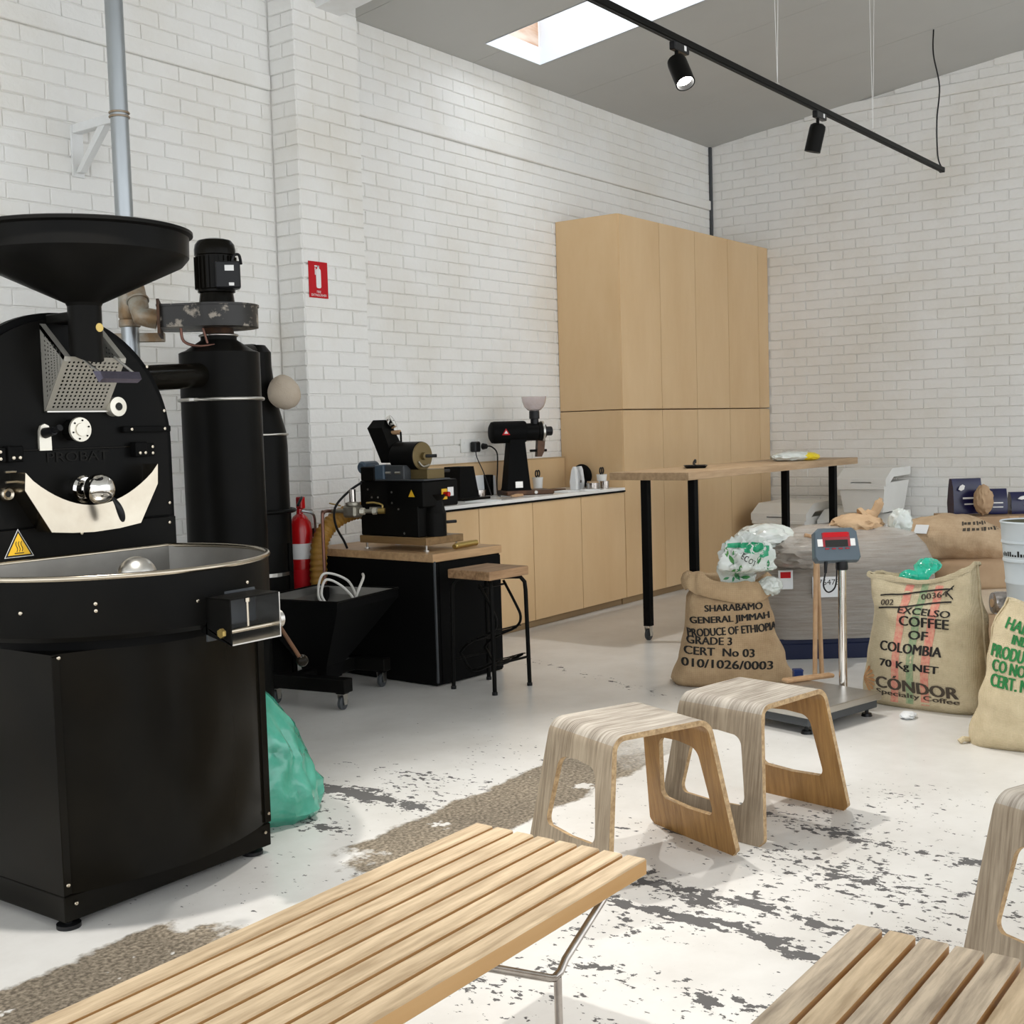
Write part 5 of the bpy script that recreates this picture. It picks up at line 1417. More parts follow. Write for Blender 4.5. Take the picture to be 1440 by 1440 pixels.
bin_(10.52, 3.79, .592, .43, .64, .375, 'white ingredient bin stacked on top of another bin')
bin_(10.45, 4.50, .0, .52, .72, .665, 'white ingredient bin with a sloping lid beside the tall cupboards')
bin_(10.58, 4.125, .0, .20, .56, .60, 'narrow white ingredient bin between two wider bins')

# ------------------------------------------------------------------ wrapped pallet of sacks
pa = math.radians(-53.9)
PA = Vector((6.60, 3.03, 0))
pl = thing('wrapped_pallet', 'pallet of coffee sacks wrapped in clear stretch film', 'pallet load', PA, pa)
PWd, PDp = 1.03, .72
for y in (.06, .36, .66):
    MB().box((PWd / 2, y, .045), (PWd - .02, .10, .09), .004).build('bearer', MT['navy_dark'], pl)
for k in range(5):
    MB().box((PWd / 2, .07 + k * .145, .105), (PWd, .115, .03), .003).build('deck_board', MT['navy_dark'], pl)
m = MB(); rings = []
SEG = 96
for (z, ins, rr_) in ((.118, .0, .05), (.16, -.004, .07), (.30, -.015, .09), (.45, -.012, .11), (.56, .0, .13), (.63, .03, .15), (.69, .09, .17), (.73, .18, .18), (.76, .30, .14)):
    ring = []
    hx_, hy_ = PWd / 2 - ins, PDp / 2 - ins
    for i in range(SEG):
        a = 2 * PI * i / SEG; ca, sa = math.cos(a), math.sin(a); e = .38
        x = hx_ * math.copysign(abs(ca) ** e, ca); y = hy_ * math.copysign(abs(sa) ** e, sa)
        q = Vector((x * 2.3, y * 2.3, z * 5.5))
        k = .03 * noise.noise(q) + .014 * noise.noise(q * 2.6)
        ring.append((PWd / 2 + x * (1 + k), PDp / 2 + y * (1 + k), z + .045 * noise.noise(Vector((x * 3, y * 3, 4.))) * sstep(.5, .7, z)))
    rings.append(ring)
m.ring_loft(rings, True, True, True); load = m.build('wrapped_load', MT['wrap'], pl, smooth=60)
lb = bvh_of(load)
Ri = Matrix.Rotation(-pa, 3, 'Z')
def on_load(px, py):
    """where a photo pixel meets the front of the load, in pallet space"""
    P0 = Ri @ (CPOS - PA); d = Ri @ (at_depth(px, py, 1.) - CPOS)
    h = lb.ray_cast(P0, d.normalized())[0]
    return h
h = on_load(1163, 825)
lab = MB().box((h.x, h.y - .012, h.z), (.175, .002, .12)).build('delivery_label', MT['paper'], pl)
flat_text('576473', (h.x - .005, h.y - .0135, h.z + .028), (1, 0, 0), (0, 0, 1), .145, .032, MT['ink'], lab)
h = on_load(1104, 815)
lab = MB().box((h.x, h.y - .014, h.z), (.085, .002, .11)).build('pallet_ticket', MT['paper'], pl)
MB().box((h.x + .0, h.y - .016, h.z + .028), (.06, .002, .036)).build('red_flash', MT['red_sign'], lab)
# loose film and clutter heaped on the pallet, each lying on what is under it
LW = world_bvh(load)[0]
c = at_depth(1130, 775, 7.2); cw = crumple('crumpled_wrap', MT['wrap'], c, (.26, .22, .10), 14, .2, 2.6); tag(cw, 'crumpled heap of clear wrap over the middle of the pallet', 'plastic film')
settle(cw, [LW]); CW = world_bvh(cw)[0]
c = at_depth(1075, 757, 7.25); o = crumple('loose_film', MT['milky_film'], c, (.21, .17, .085), 11, .22, 2.6); tag(o, 'bunch of loose clear film on the corner of the wrapped pallet', 'plastic film')
settle(o, [LW, CW])
c = at_depth(1205, 738, 7.55)
tc_ = thing('tan_sack', 'empty tan cloth sack with a twisted neck thrown on the pallet', 'sack', c)
o = crumple('sack_body', MT['tan_cloth'], (0, 0, 0), (.19, .16, .07), 21, .2, 2.4, parent=tc_); settle(o, [LW]); TW = world_bvh(o)[0]
r_ = CRIGHT * .12; MB().tube([(r_.x * .3, r_.y * .3, .03), (r_.x * .9, r_.y * .9, .07), (r_.x * 1.25, r_.y * 1.25, .16)], [.075, .045, .028, .012], 14, smooth=6).build('twisted_neck', MT['tan_cloth'], tc_, smooth=60); settle([q_ for q_ in tc_.children if q_.name.startswith('twisted_neck')][0], [LW])
c = at_depth(1266, 735, 7.45); cb = crumple('clear_bag', MT['milky_film'], c, (.07, .07, .085), 23, .25, 2.2); tag(cb, 'small clear plastic bag standing between the tan sack and lying sack', 'bag')
settle(cb, [LW])
c = at_depth(1146, 756, 7.1)
e0_, e1_ = c + CRIGHT * -.06, c + CRIGHT * .12
for e_ in (e0_, e1_): e_.z = (top_z([LW, CW], e_.x, e_.y) or e_.z) + .010
o = MB().tube([e0_, e0_.lerp(e1_, .5), e1_], .012, 10).build('wooden_dowel', MT['stick']); tag(o, 'short wooden stick lying on the wrapped pallet behind the scale', 'stick')

# ------------------------------------------------------------------ sacks
def sack(name, label, mat, loc, rz, H, prof, seed, expo=.62, fold=.010, earz=None, cat='sack', collar=None, seam=False):
    t = thing(name, label, cat, loc, rz)
    K, N = 40, 96
    def pr(tt):
        for (a, b) in zip(prof, prof[1:]):
            if tt <= b[0]:
                u = (tt - a[0]) / (b[0] - a[0]); u = u * u * (3 - 2 * u)
                return [a[i] + (b[i] - a[i]) * u for i in range(1, len(a))]
        return list(prof[-1][1:])
    rings = []
    for k in range(K + 1):
        tt = k / K; a, b, dx, dy = pr(tt); ring = []
        for i in range(N):
            an = 2 * PI * i / N; ca, sa = math.cos(an), math.sin(an)
            x = a * math.copysign(abs(ca) ** expo, ca); y = b * math.copysign(abs(sa) ** expo, sa)
            q = Vector((x * 5, y * 5, tt * 3.2)) + Vector((seed, seed * 2, 0))
            rn = Vector((x, y, 0)); rn = rn.normalized() if rn.length else rn
            f = fold * (noise.noise(q) * 1.2 + .7 * noise.noise(q * 2.4)) + fold * .5 * math.sin(an * 9 + 6 * noise.noise(q * .6)) * sstep(.7, 1., tt)
            z = H * tt
            if earz: z += earz(x / a if a else 0, y, tt)
            ring.append((dx + x + rn.x * f, dy + y + rn.y * f, z + (.012 * noise.noise(q * 1.5) if 0 < k else 0)))
        rings.append(ring)
    m = MB(); m.ring_loft(rings, True, True, collar is None)
    body = m.build('sack_body', mat, t, smooth=70)
    top = rings[-1]
    if collar is not None:
        cxm = sum(p[0] for p in top) / N; cym = sum(p[1] for p in top) / N
        cr_ = []
        for (dr, dz, sc) in collar:
            ring = []
            for i, p in enumerate(top):
                v = Vector((p[0] - cxm, p[1] - cym, 0)); d = v.normalized() if v.length else v
                w = noise.noise(Vector((math.cos(2 * PI * i / N) * 1.7, math.sin(2 * PI * i / N) * 1.7, seed * 1.3)))
                w2 = noise.noise(Vector((math.cos(2 * PI * i / N) * 4.5, math.sin(2 * PI * i / N) * 4.5, seed * 2.3)))
                ring.append((p[0] + d.x * (dr + .014 * w2), p[1] + d.y * (dr + .014 * w2), p[2] + dz * (1 + .9 * w) + .012 * w2 + sc * (-d.x) * .5))
            cr_.append(ring)
        m = MB(); m.ring_loft(cr_, True, False, False); m.build('rolled_collar', mat, t, smooth=70)
        m = MB(); inn = [tuple(Vector(p)) for p in top]
        low = [(cxm + (p[0] - cxm) * .9, cym + (p[1] - cym) * .9, p[2] - .05) for p in top]
        m.ring_loft([inn, low], True, False, True); m.build('mouth_lining', mat, t, smooth=70)
    if seam:
        for s in (-1, 1):
            m = MB(); path = []
            for k in range(0, K + 1, 2):
                r = rings[k]; i = 0 if s > 0 else N // 2
                path.append((r[i][0] + s * .003, r[i][1], r[i][2]))
            m.tube(path, .006, 6); m.build('side_seam', mat, t, smooth=60)
    return t, body

def stencil(t, body, lines, mat, name='printed_lettering'):
    b = bvh_of(body)
    for (txt, x, z, w, h, rot) in lines:
        vs, fs = text_geo(txt, w, h)
        n0 = len(vs); b_ = h * .055
        vs = [(a - b_, c) for a, c in vs] + [(a + b_, c + b_ * .3) for a, c in vs] + vs; fs = fs + [tuple(i + n0 for i in f) for f in fs] + [tuple(i + 2 * n0 for i in f) for f in fs]
        ca, sa = math.cos(rot), math.sin(rot)
        drape(vs, fs, b, lambda u, v, x=x, z=z, ca=ca, sa=sa: (x + u * ca - v * sa, -3., z + u * sa + v * ca), (0, 1, 0), mat, t, name, .0035)

# 1: brown Ethiopian sack with the leafy bag on top
def ear1(u, y, tt): return -.035 * sstep(.8, 1., tt) * sstep(.02, .11, -y) * sstep(-.9, -.2, u)
t, body = sack('coffee_sack', 'brown burlap sack stencilled product of Ethiopia with rolled top', MT['burlap_a'], (5.985, 2.955, 0), math.radians(-60), .53,
     [(0, .30, .15, 0, 0), (.05, .325, .175, 0, 0), (.25, .285, .19, 0, 0), (.6, .235, .17, -.005, 0), (.85, .215, .145, -.01, 0), (1., .185, .12, -.015, 0)], 2., earz=ear1,
     collar=[(0, 0, 0), (.006, .030, .02), (.030, .045, .03), (.052, .034, .03), (.062, .012, .03), (.060, -.010, .03), (.050, -.024, .03), (.042, -.022, .03)])
stencil(t, body, [('SHARABAMO', .01, .425, .30, .036, .03), ('GENERAL JIMMAH', -.01, .362, .41, .044, .06), ('PRODUCE OF ETHIOPIA', .0, .306, .46, .042, .07), ('GRADE 3', -.12, .252, .23, .040, -.02),
                  ('CERT  No 03', -.07, .194, .36, .042, -.04), ('010/1026/0003', -.03, .130, .47, .044, -.04)], MT['ink'])
S1 = t
c = at_depth(1050, 797, 6.47)
lfb = thing('leaf_print_bag', 'clear plastic bag printed with green leaves in the mouth of the brown sack', 'bag', c, math.radians(-60))
bb = crumple('bag_body', MT['milky_film'], (0, 0, 0), (.145, .10, .155), 31, .42, 1.6, sub=5, parent=lfb, rough=.7)
tuck(bb, S1, .585, .165, .098, -.015, 0., .492)
bbv = bvh_of(bb)
rl = random.Random(5)
leaf = lambda s: ([(0, -s), (s * .38, -s * .3), (s * .34, s * .35), (0, s), (-s * .34, s * .35), (-s * .38, -s * .3)], [(0, 1, 2, 3, 4, 5)])
for k in range(24):
    s = rl.uniform(.016, .032); vs, fs = leaf(s); x = rl.uniform(-.12, .12); z = rl.uniform(-.13, .09); ra = rl.uniform(0, PI)
    if abs(x + .0) < .045 and .02 < z < .075: continue
    drape(vs, fs, bbv, lambda u, v: (x + u * math.cos(ra) - v * math.sin(ra), -2., z + u * math.sin(ra) + v * math.cos(ra)), (0, 1, 0), MT['leaf'], bb, 'leaf_print', .002)
for (x, z, w, h_) in ((-.01, .118, .20, .022), (.05, .098, .13, .030), (.085, .075, .05, .03)):
    vs = [(-w / 2, -h_ / 2), (-w * .1, -h_ * .7), (w / 2, -h_ / 2), (w / 2, h_ / 2), (0, h_ * .7), (-w / 2, h_ * .4)]
    drape(vs, [(0, 1, 2, 3, 4, 5)], bbv, lambda u, v: (x + u, -2., z + v), (0, 1, 0), MT['leaf_dark'], bb, 'green_band', .002)
vs, fs = text_geo('ECOT', .085, .03)
drape(vs, fs, bbv, lambda u, v: (.005 + u * .82 + v * .5, -2., .045 - u * .57 + v * .82), (0, 1, 0), MT['ink'], bb, 'printed_lettering', .003)
c = at_depth(1083, 824, 6.5); o = crumple('clear_bag', MT['milky_film'], c, (.07, .06, .05), 35, .25, 2.3); settle(o, [world_bvh(q_)[0] for q_ in S1.children if q_.name.startswith(('sack_body', 'rolled_collar'))], .003); tag(o, 'torn corner of clear plastic spilling over the brown sack edge', 'bag')

# 2: Colombian sack
def ear2(u, y, tt): return sstep(.78, 1., tt) * (.085 * max(0, u) ** 2 - .02 * (1 - abs(u)))
t, body = sack('coffee_sack', 'pale burlap sack printed coffee of Colombia with red and green stripes', MT['burlap_b'], (5.93, 1.905, 0), math.radians(-97), .625,
     [(0, .29, .12, .015, 0), (.06, .305, .15, .015, 0), (.35, .285, .175, .025, 0), (.7, .268, .15, .035, .0), (.88, .272, .10, .015, .0), (1., .265, .055, .01, -.01)], 6., expo=.66, earz=ear2, seam=True,
     collar=[(0, 0, 0), (.006, .012, 0), (.012, .008, 0), (.014, -.012, 0)])
B2 = bvh_of(body)
def band(x0, w, z0, z1, mat, nm, lean=.0):
    n = 26; vs = []; fs = []
    for k in range(n + 1):
        z = z0 + (z1 - z0) * k / n; xx = x0 + lean * (z - z0)
        vs += [(xx - w / 2, z), (xx + w / 2, z)]
    for k in range(n): fs.append((2 * k, 2 * k + 1, 2 * k + 3, 2 * k + 2))
    drape(vs, fs, B2, lambda u, v: (u, -3., v), (0, 1, 0), mat, t, nm, .0016, .05)
band(-.075, .038, .03, .615, MT['stripe_red'], 'red_stripe', .09)
band(.00, .036, .03, .605, MT['stripe_green'], 'green_stripe', .09)
band(.075, .040, .03, .60, MT['stripe_red'], 'red_stripe', .09)
stencil(t, body, [('EXCELSO', .07, .475, .25, .030, -.03), ('COFFEE', .075, .428, .235, .046, -.02), ('OF', .05, .365, .09, .042, -.02), ('COLOMBIA', .015, .300, .30, .046, -.03), ('70 Kg NET', .01, .212, .29, .046, -.04)], MT['ink'])
stencil(t, body, [('CÓNDOR', .035, .122, .40, .072, -.04), ('Specialty Coffee', .035, .066, .405, .032, -.03)], MT['ink_soft'])
# ribbon with a number at the top
rb = []
for k in range(13):
    u = k / 12; x = -.17 + .36 * u; zz = .505 + .065 * sstep(.25, 1, u) + .012 * math.sin(u * 5)
    rb.append((x, zz))
def ribbon_line(off, nm):
    vs = []; fs = []
    for x, zz in rb: vs += [(x, zz + off - .0035), (x, zz + off + .0035)]
    for k in range(len(rb) - 1): fs.append((2 * k, 2 * k + 1, 2 * k + 3, 2 * k + 2))
    drape(vs, fs, B2, lambda u, v: (u, -3., v), (0, 1, 0), MT['ink'], t, nm, .0035, .03)
ribbon_line(.030, 'ribbon_outline'); ribbon_line(-.030, 'ribbon_outline')
drape([(.19, .538), (.19, .545), (.165, .572), (.19, .6), (.19, .607), (.155, .572)], [(0, 1, 2, 3, 4, 5)], B2, lambda u, v: (u + .005, -3., v), (0, 1, 0), MT['ink'], t, 'ribbon_end', .0035)
stencil(t, body, [('00364', .105, .553, .13, .026, .2), ('002', -.125, .505, .07, .026, .1)], MT['ink_soft'])
# rust coloured sunburst at the lower corner
for k in range(7):
    a = -.9 + k * .30
    vs = [(0, 0), (.075 * math.cos(a - .11), .075 * math.sin(a - .11)), (.085 * math.cos(a), .085 * math.sin(a)), (.075 * math.cos(a + .11), .075 * math.sin(a + .11))]
    drape(vs, [(0, 1, 2, 3)], B2, lambda u, v: (-.255 + u, -3., .125 + v), (0, 1, 0), MT['rust_print'], t, 'sunburst_ray', .003)
S2 = t
c = at_depth(1305, 803, 6.05); o = crumple('teal_bag', MT['teal_film'], c, (.075, .07, .065), 41, .2, 2.4); tuck(o, S2, .62, .24, .042, .01, -.01, .58); tag(o, 'bright teal plastic bag bulging out of the Colombian sack', 'bag')
c = at_depth(1277, 812, 6.05); o = crumple('teal_bag', MT['teal_film'], c, (.045, .045, .04), 43, .2, 2.4); tuck(o, S2, .62, .24, .042, .01, -.01, .58); tag(o, 'smaller teal plastic lump beside the bright teal bag', 'bag')
p = gp(1280, 1008, 0.); o = crumple('paper_scrap', MT['paper'], (p.x - .03, p.y, .014), (.05, .035, .018), 45, .3, 2.5, sub=3); tag(o, 'scrap of crumpled white paper on the floor at the Colombian sack', 'paper')

# 3: sack with green lettering at the picture edge
def ear3(u, y, tt): return sstep(.8, 1., tt) * (-.05 * u)
t, body = sack('coffee_sack', 'cream burlap sack with green stencilled lettering beside the Colombian sack', MT['burlap_c'], (5.43, 1.215, 0), math.radians(-82), .57,
     [(0, .30, .15, -.01, 0), (.06, .315, .175, 0, 0), (.3, .27, .20, .0, 0), (.62, .245, .18, .01, 0), (.85, .235, .13, .02, 0), (1., .19, .05, .03, 0)], 9., earz=ear3, seam=True)
stencil(t, body, [('HAILESELASSIE', -.01, .485, .30, .044, -.30), ('INDUSTRIAL', -.03, .445, .20, .040, -.22), ('PRODUCE OF', -.09, .400, .24, .050, -.14), ('CO NO: 010', -.10, .345, .21, .050, -.12), ('CERT. NO. 0', -.10, .285, .22, .052, -.10)], MT['ink_green'])
MB().tube([(-.31, -.06, .012), (-.33, -.09, .02), (-.345, -.10, .008)], .012, 8).build('corner_tuft', MT['burlap_c'], t)

# pile of paper sacks right of the pallet
PILE = []
for k, (dz, mt, nm, w, d, h) in enumerate(((0., 'kraft', 'kraft paper sack at the bottom of the pile under the lying sack', .86, .58, .17), (.17, 'bulk_beans', 'pale paper sack in the middle of the pile under the lying sack', .82, .56, .16), (.33, 'kraft', 'brown paper sack directly under the lying burlap sack', .84, .56, .17))):
    t = thing('paper_sack', nm, 'sack', (8.06, 2.15, dz), math.radians(-60 + 4 * k), 'paper sacks in the pile')
    m = MB(); rings = []
    for kk in range(13):
        u = -1 + 2 * kk / 12; prf = max(.06, 1 - abs(u) ** 6) ** .5; ring = []
        for i in range(32):
            a = 2 * PI * i / 32; ca, sa = math.cos(a), math.sin(a)
            x = w / 2 * (1 - .05 * u * u) * math.copysign(abs(ca) ** .45, ca); y = d / 2 * math.copysign(abs(sa) ** .45, sa)
            nzv = 1 + .03 * noise.noise(Vector((x * 6, y * 6, k * 3. + u)))
            ring.append((x * nzv * (.93 + .07 * prf), y * nzv * (.93 + .07 * prf), h / 2 + h / 2 * u * .99))
        rings.append(ring)
    m.ring_loft(rings, True, True, True); PILE.append(world_bvh(m.build('bag', MT[mt], t, smooth=50))[0])
# lying sack on the pile and the pallet's shoulder
c = at_depth(1337, 755, 7.85)
ly = thing('lying_coffee_sack', 'tan burlap sack lying on its side on the pile of paper sacks', 'sack', (c.x, c.y, c.z), math.radians(-58))
m = MB(); rings = []
for k in range(41):
    u = -1 + 2 * k / 40; prf = max(.0, 1 - abs(u) ** 3.2) ** .5; ring = []
    for i in range(48):
        a = 2 * PI * i / 48
        q = Vector((u * 3., math.cos(a) * 1.3, math.sin(a) * 1.3))
        r = 1 + .10 * noise.noise(q) + .05 * noise.noise(q * 2.7)
        drop = -.05 * u * u - .03 * max(0, u)
        ring.append((u * .375, .22 * prf * r * math.cos(a) + (.0), max(.018, .150 * prf * r) * math.sin(a) + drop))
    rings.append(ring)
m.ring_loft(rings, True, True, True); lo = m.build('sack_body', MT['burlap_d'], ly, smooth=70)
settle(lo, [LW] + PILE, .008)
lbv = bvh_of(lo)
rw = random.Random(8)                      # worn, unreadable stencil strokes
for row in (.095, .060):
    x_ = .03
    while x_ < .27:
        w_ = rw.uniform(.008, .02); h_ = rw.uniform(.012, .024)
        drape([(-w_ / 2, -h_ / 2), (w_ / 2, -h_ / 2), (w_ / 2, h_ / 2), (-w_ / 2, h_ / 2)], [(0, 1, 2, 3)], lbv, lambda u, v: (x_ + u + v * .3, -2., row + v), (0, 1, 0), MT['ink_soft'], ly, 'stencil_stroke', .003)
        x_ += w_ + rw.uniform(.006, .012)
MB().tube([(.30, -.15, -.06), (.34, -.05, -.02), (.36, .05, -.03), (.34, .12, -.06)], .010, 8, smooth=5).build('stitched_end', MT['burlap_d'], ly, smooth=60)
lyw = world_bvh(lo)[0]; d_ = (at_depth(1296, 745, 1.) - CPOS).normalized(); h_, n_, _i, _d = lyw.ray_cast(CPOS, d_)
n_ = n_ if n_.dot(d_) < 0 else -n_; c = h_ + n_ * .007
o = MB().box((0, 0, 0), (.085, .004, .065), .001).build('sack_tag', MT['paper']); o.location = c; o.rotation_euler = (-n_).to_track_quat('Y', 'Z').to_euler(); tag(o, 'white printed tag on the end of the lying sack', 'tag')
c = at_depth(1425, 849, 5.82)
o = thing('foil_roll', 'shiny silver foil bundle lying beside the pale pail', 'roll', (c.x, c.y, .4535), math.radians(-54))
m = MB(); m.lathe([(.02, -.10), (.050, -.097), (.055, -.08), (.054, 0), (.056, .08), (.050, .097), (.02, .10)], (0, 0, .055), 'x', 24, cap0=True, cap1=True); m.build('roll', MT['foil'], o, smooth=50)
MB().cyl((-.104, 0, .055), (-.098, 0, .055), .02, seg=14).build('core', MT['kraft'], o)
# folded-sack stack that carries foil and pail
o = thing('folded_sack_stack', 'stack of folded burlap sacks behind the green lettered sack', 'sack stack', (6.02, 1.305, 0), math.radians(-75))
nst = 9
for k in range(nst):
    hh = .455 / nst
    MB().box((.02 * math.sin(k * 2.1), .02 * math.cos(k * 1.7), hh * (k + .5)), (.50, .46, hh * 1.0), .012, rotz(.05 * math.sin(k * 3.))).build('folded_sack', MT['burlap_c' if k % 2 else 'burlap_d'], o, smooth=30)
# pail
c = at_depth(1456, 872, 5.6)
pb = thing('metal_pail', 'pale blue enamel pail with raised hoops standing on folded sacks', 'pail', (c.x, c.y, .458))
MB().lathe([(.0005, 0), (.105, 0), (.112, .004), (.125, .17), (.129, .175), (.129, .185), (.127, .19), (.134, .27), (.139, .275), (.139, .285), (.136, .29), (.141, .355), (.146, .36), (.145, .37), (.143, .37), (.148, .445), (.153, .452), (.150, .458), (.146, .452)], seg=48).build('body', MT['pail'], pb, smooth=35)
MB().lathe([(.146, .452), (.11, .02), (.0005, .015)], seg=40).build('inside', MT['pail_in'], pb, smooth=35)
vd2 = (CPOS - Vector((c.x, c.y, 0))); vd2.z = 0; vd2.normalize(); sd2 = Vector((vd2.y, -vd2.x, 0))
th0 = math.atan2(vd2.y, vd2.x)
m = MB()
rp_ = random.Random(3)
for k in range(26):
    a = th0 - 1.3 + 2.6 * k / 25; hh = rp_.uniform(.008, .03)
    r1, r2 = .1375, .139
    a2 = a + .07
    m.add([(r1 * math.cos(a), r1 * math.sin(a), .30), (r1 * math.cos(a2), r1 * math.sin(a2), .30), (r2 * math.cos(a2), r2 * math.sin(a2), .30 + hh), (r2 * math.cos(a), r2 * math.sin(a), .30 + hh)], [(0, 1, 2, 3)])
m.build('skyline_print', MT['ink'], pb, kind='stuff')
aa = th0 - .62 * (1 if sd2.dot(CRIGHT) > 0 else -1)
q = Vector((.131 * math.cos(aa), .131 * math.sin(aa), .225)); MB().ball(q, .016, 16, 10, (1, 1, 1.2)).build('handle_boss', MT['brown_guard'], pb, smooth=60)
m = MB(); m.tube([(.142 * math.cos(th0 + 2.0), .142 * math.sin(th0 + 2.0), .44), (0, 0, .435), (.142 * math.cos(th0 - 1.2), .142 * math.sin(th0 - 1.2), .44)], .006, 8, smooth=5); m.build('scoop_rod', MT['steel_warm'], pb, smooth=60)
o = MB().box((0, 0, 0), (.27, .25, .003), .001).build('paper_sheet', MT['paper']); o.location = (c.x - .02, c.y - .01, .4565); o.rotation_euler = (0, 0, .4); tag(o, 'white sheet of paper lying under the pale pail', 'paper')
# navy pouches standing behind
def pouch(px, py, d, w, h, label, rz, open_=False):
    c = at_depth(px, py, d)
    t = thing('navy_pouch', label, 'pouch', c, rz)
    m = MB(); m.ring_loft([sq(w / 2, .05, 0), sq(w / 2 * 1.02, .055, h * .3), sq(w / 2, .04, h * .75), sq(w / 2 * 1.02, .018, h)]); m.build('pouch_body', MT['navy'], t, smooth=30)
    m = MB(); m.prism([(-w * .36 + .0, -.058, h * .70), (-w * .30, -.058, h * .80), (-w * .2, -.055, h * .84), (-w * .12, -.054, h * .80), (-w * .16, -.058, h * .70), (-w * .26, -.058, h * .66)], (0, -.002, 0)); m.build('leaf_mark', MT['white'], t)
    MB().box((.05 * w, -.058, h * .45), (w * .5, .002, h * .05)).build('print_line', MT['white'], t)
    MB().box((.08 * w, -.058, h * .28), (w * .45, .002, h * .04)).build('print_line', MT['white'], t)
    return t
pouch(1357, 722, 8.4, .20, .24, 'navy blue coffee pouch with white leaf mark standing behind the lying sack', math.radians(-50))
pouch(1398, 722, 8.4, .15, .17, 'plain navy blue pouch leaning beside the brown paper bag', math.radians(-62))
pouch(1447, 722, 8.4, .26, .15, 'low navy blue pouch lying behind the pale pail', math.radians(-58))
c = at_depth(1383, 703, 8.255); o = crumple('brown_paper_bag', MT['kraft'], c, (.075, .06, .10), 51, .22, 2.2); tag(o, 'crumpled brown paper bag between two navy pouches', 'bag')
c = at_depth(1395, 745, 8.1)
t = thing('carton', 'brown cardboard carton carrying the navy pouches', 'carton', (8.74, 2.24, 0), math.radians(-60))
zc_ = at_depth(1357, 722, 8.4).z
MB().box((0, 0, zc_ / 2 - .005), (.85, .42, zc_ - .012), .004).build('box', MT['kraft'], t)
MB().box((0, -.212, zc_ / 2), (.06, .002, zc_ - .02)).build('tape', MT['tan_cloth'], t)

# ------------------------------------------------------------------ platform scale
ps = thing('platform_scale', 'steel platform scale with a grey display on a chrome column', 'scale', (5.07, 2.13, 0), math.radians(-14))
SL, SW = .56, .44
MB().box((SL / 2, SW / 2, .062), (SL - .03, SW - .03, .045), .004).build('frame', MT['dark_grey'], ps)
MB().box((SL / 2, SW / 2, .096), (SL, SW, .032), .003).build('platform', MT['steel'], ps)
for (x, y) in ((.05, .05), (SL - .05, .05), (.05, SW - .05), (SL - .05, SW - .05)):
    m = MB(); m.cyl((x, y, 0), (x, y, .014), .026, .022, 20); m.cyl((x, y, .012), (x, y, .045), .009, seg=10); m.build('foot', MT['black_plastic'], ps, smooth=40)
MB().prism([(.02, -.0008, .085), (.045, -.0008, .085), (.055, -.0008, .10), (.035, -.0008, .106), (.018, -.0008, .098)], (0, -.001, 0)).build('red_badge', MT['red_sign'], ps)
MB().box((SL + .03, SW * .56, .06), (.09, .09, .03), .003).build('column_bracket', MT['steel'], ps)
cxl, cyl_ = SL + .045, SW * .56
MB().cyl((cxl, cyl_, .06), (cxl, cyl_, .685), .020, seg=28).build('column', MT['chrome'], ps, smooth=40)
MB().lathe([(.028, .67), (.030, .68), (.026, .72)], (cxl, cyl_, 0), seg=24, cap0=True, cap1=True).build('column_head', MT['black_plastic'], ps, smooth=40)
di = bpy.data.objects.new('display', None); COL.objects.link(di); di.parent = ps
di.location = (cxl - .02, cyl_ + .02, .79)
wdir = Matrix.Rotation(math.radians(14), 3, 'Z') @ Vector((-CPOS.x + 5.65, 2.25, 0))
di.rotation_euler = (math.radians(-18), 0, math.radians(-52 + 14))
DWd, DHt = .225, .165
ol = [(-DWd / 2 + .012, -DHt / 2), (DWd / 2 - .012, -DHt / 2), (DWd / 2, -DHt / 2 + .02), (DWd / 2 - .008, DHt / 2 - .02), (DWd / 2 - .03, DHt / 2), (-DWd / 2 + .03, DHt / 2), (-DWd / 2 + .008, DHt / 2 - .02), (-DWd / 2, -DHt / 2 + .02)]
rg = lambda y, s: [(x * s, y, z * s) for x, z in ol]
MB().ring_loft([rg(.045, .92), rg(.03, 1.), rg(-.012, 1.), rg(-.022, .95)]).build('case', MT['blue_grey_case'], di, smooth=25)
MB().box((.0, .05, -.005), (DWd * .86, .02, DHt * .86), .006).build('back_shell', MT['black_plastic'], di)
MB().box((-.002, -.0235, .022), (.135, .003, .07), .001).build('red_window', MT['red_screen'], di)
MB().box((-.002, -.0255, .004), (.11, .002, .034), .0005).build('readout', MT['dark_slot'], di)
MB().box((-.002, -.0245, .047), (.12, .002, .024), .0005).build('red_banner', MT['red_sign'], di)
for dx, w_ in ((-.081, .026), (.078, .024)):
    MB().box((dx, -.0235, .008), (w_, .003, .036), .001).build('side_label', MT['white'], di)
for k in range(4): MB().box((-.05 + k * .033, -.024, -.022), (.02, .003, .007), .001).build('key', MT['red_screen'], di)
p0 = Vector((5.07, 2.13, 0))
m = MB(); m.tube([(cxl - .085, cyl_ + .03, .71), (cxl - .088, cyl_ + .03, .67), (cxl - .10, cyl_ + .035, .60), (cxl - .07, cyl_ + .03, .565), (cxl - .03, cyl_ + .02, .585), (cxl - .028, cyl_ + .01, .65), (cxl - .03, cyl_ + .01, .72)], .004, 8, smooth=6); m.build('lead', MT['black_plastic'], ps, smooth=50)
MB().cyl((cxl - .086, cyl_ + .03, .715), (cxl - .09, cyl_ + .03, .66), .009, .007, 12).build('lead_plug', MT['black_plastic'], ps)
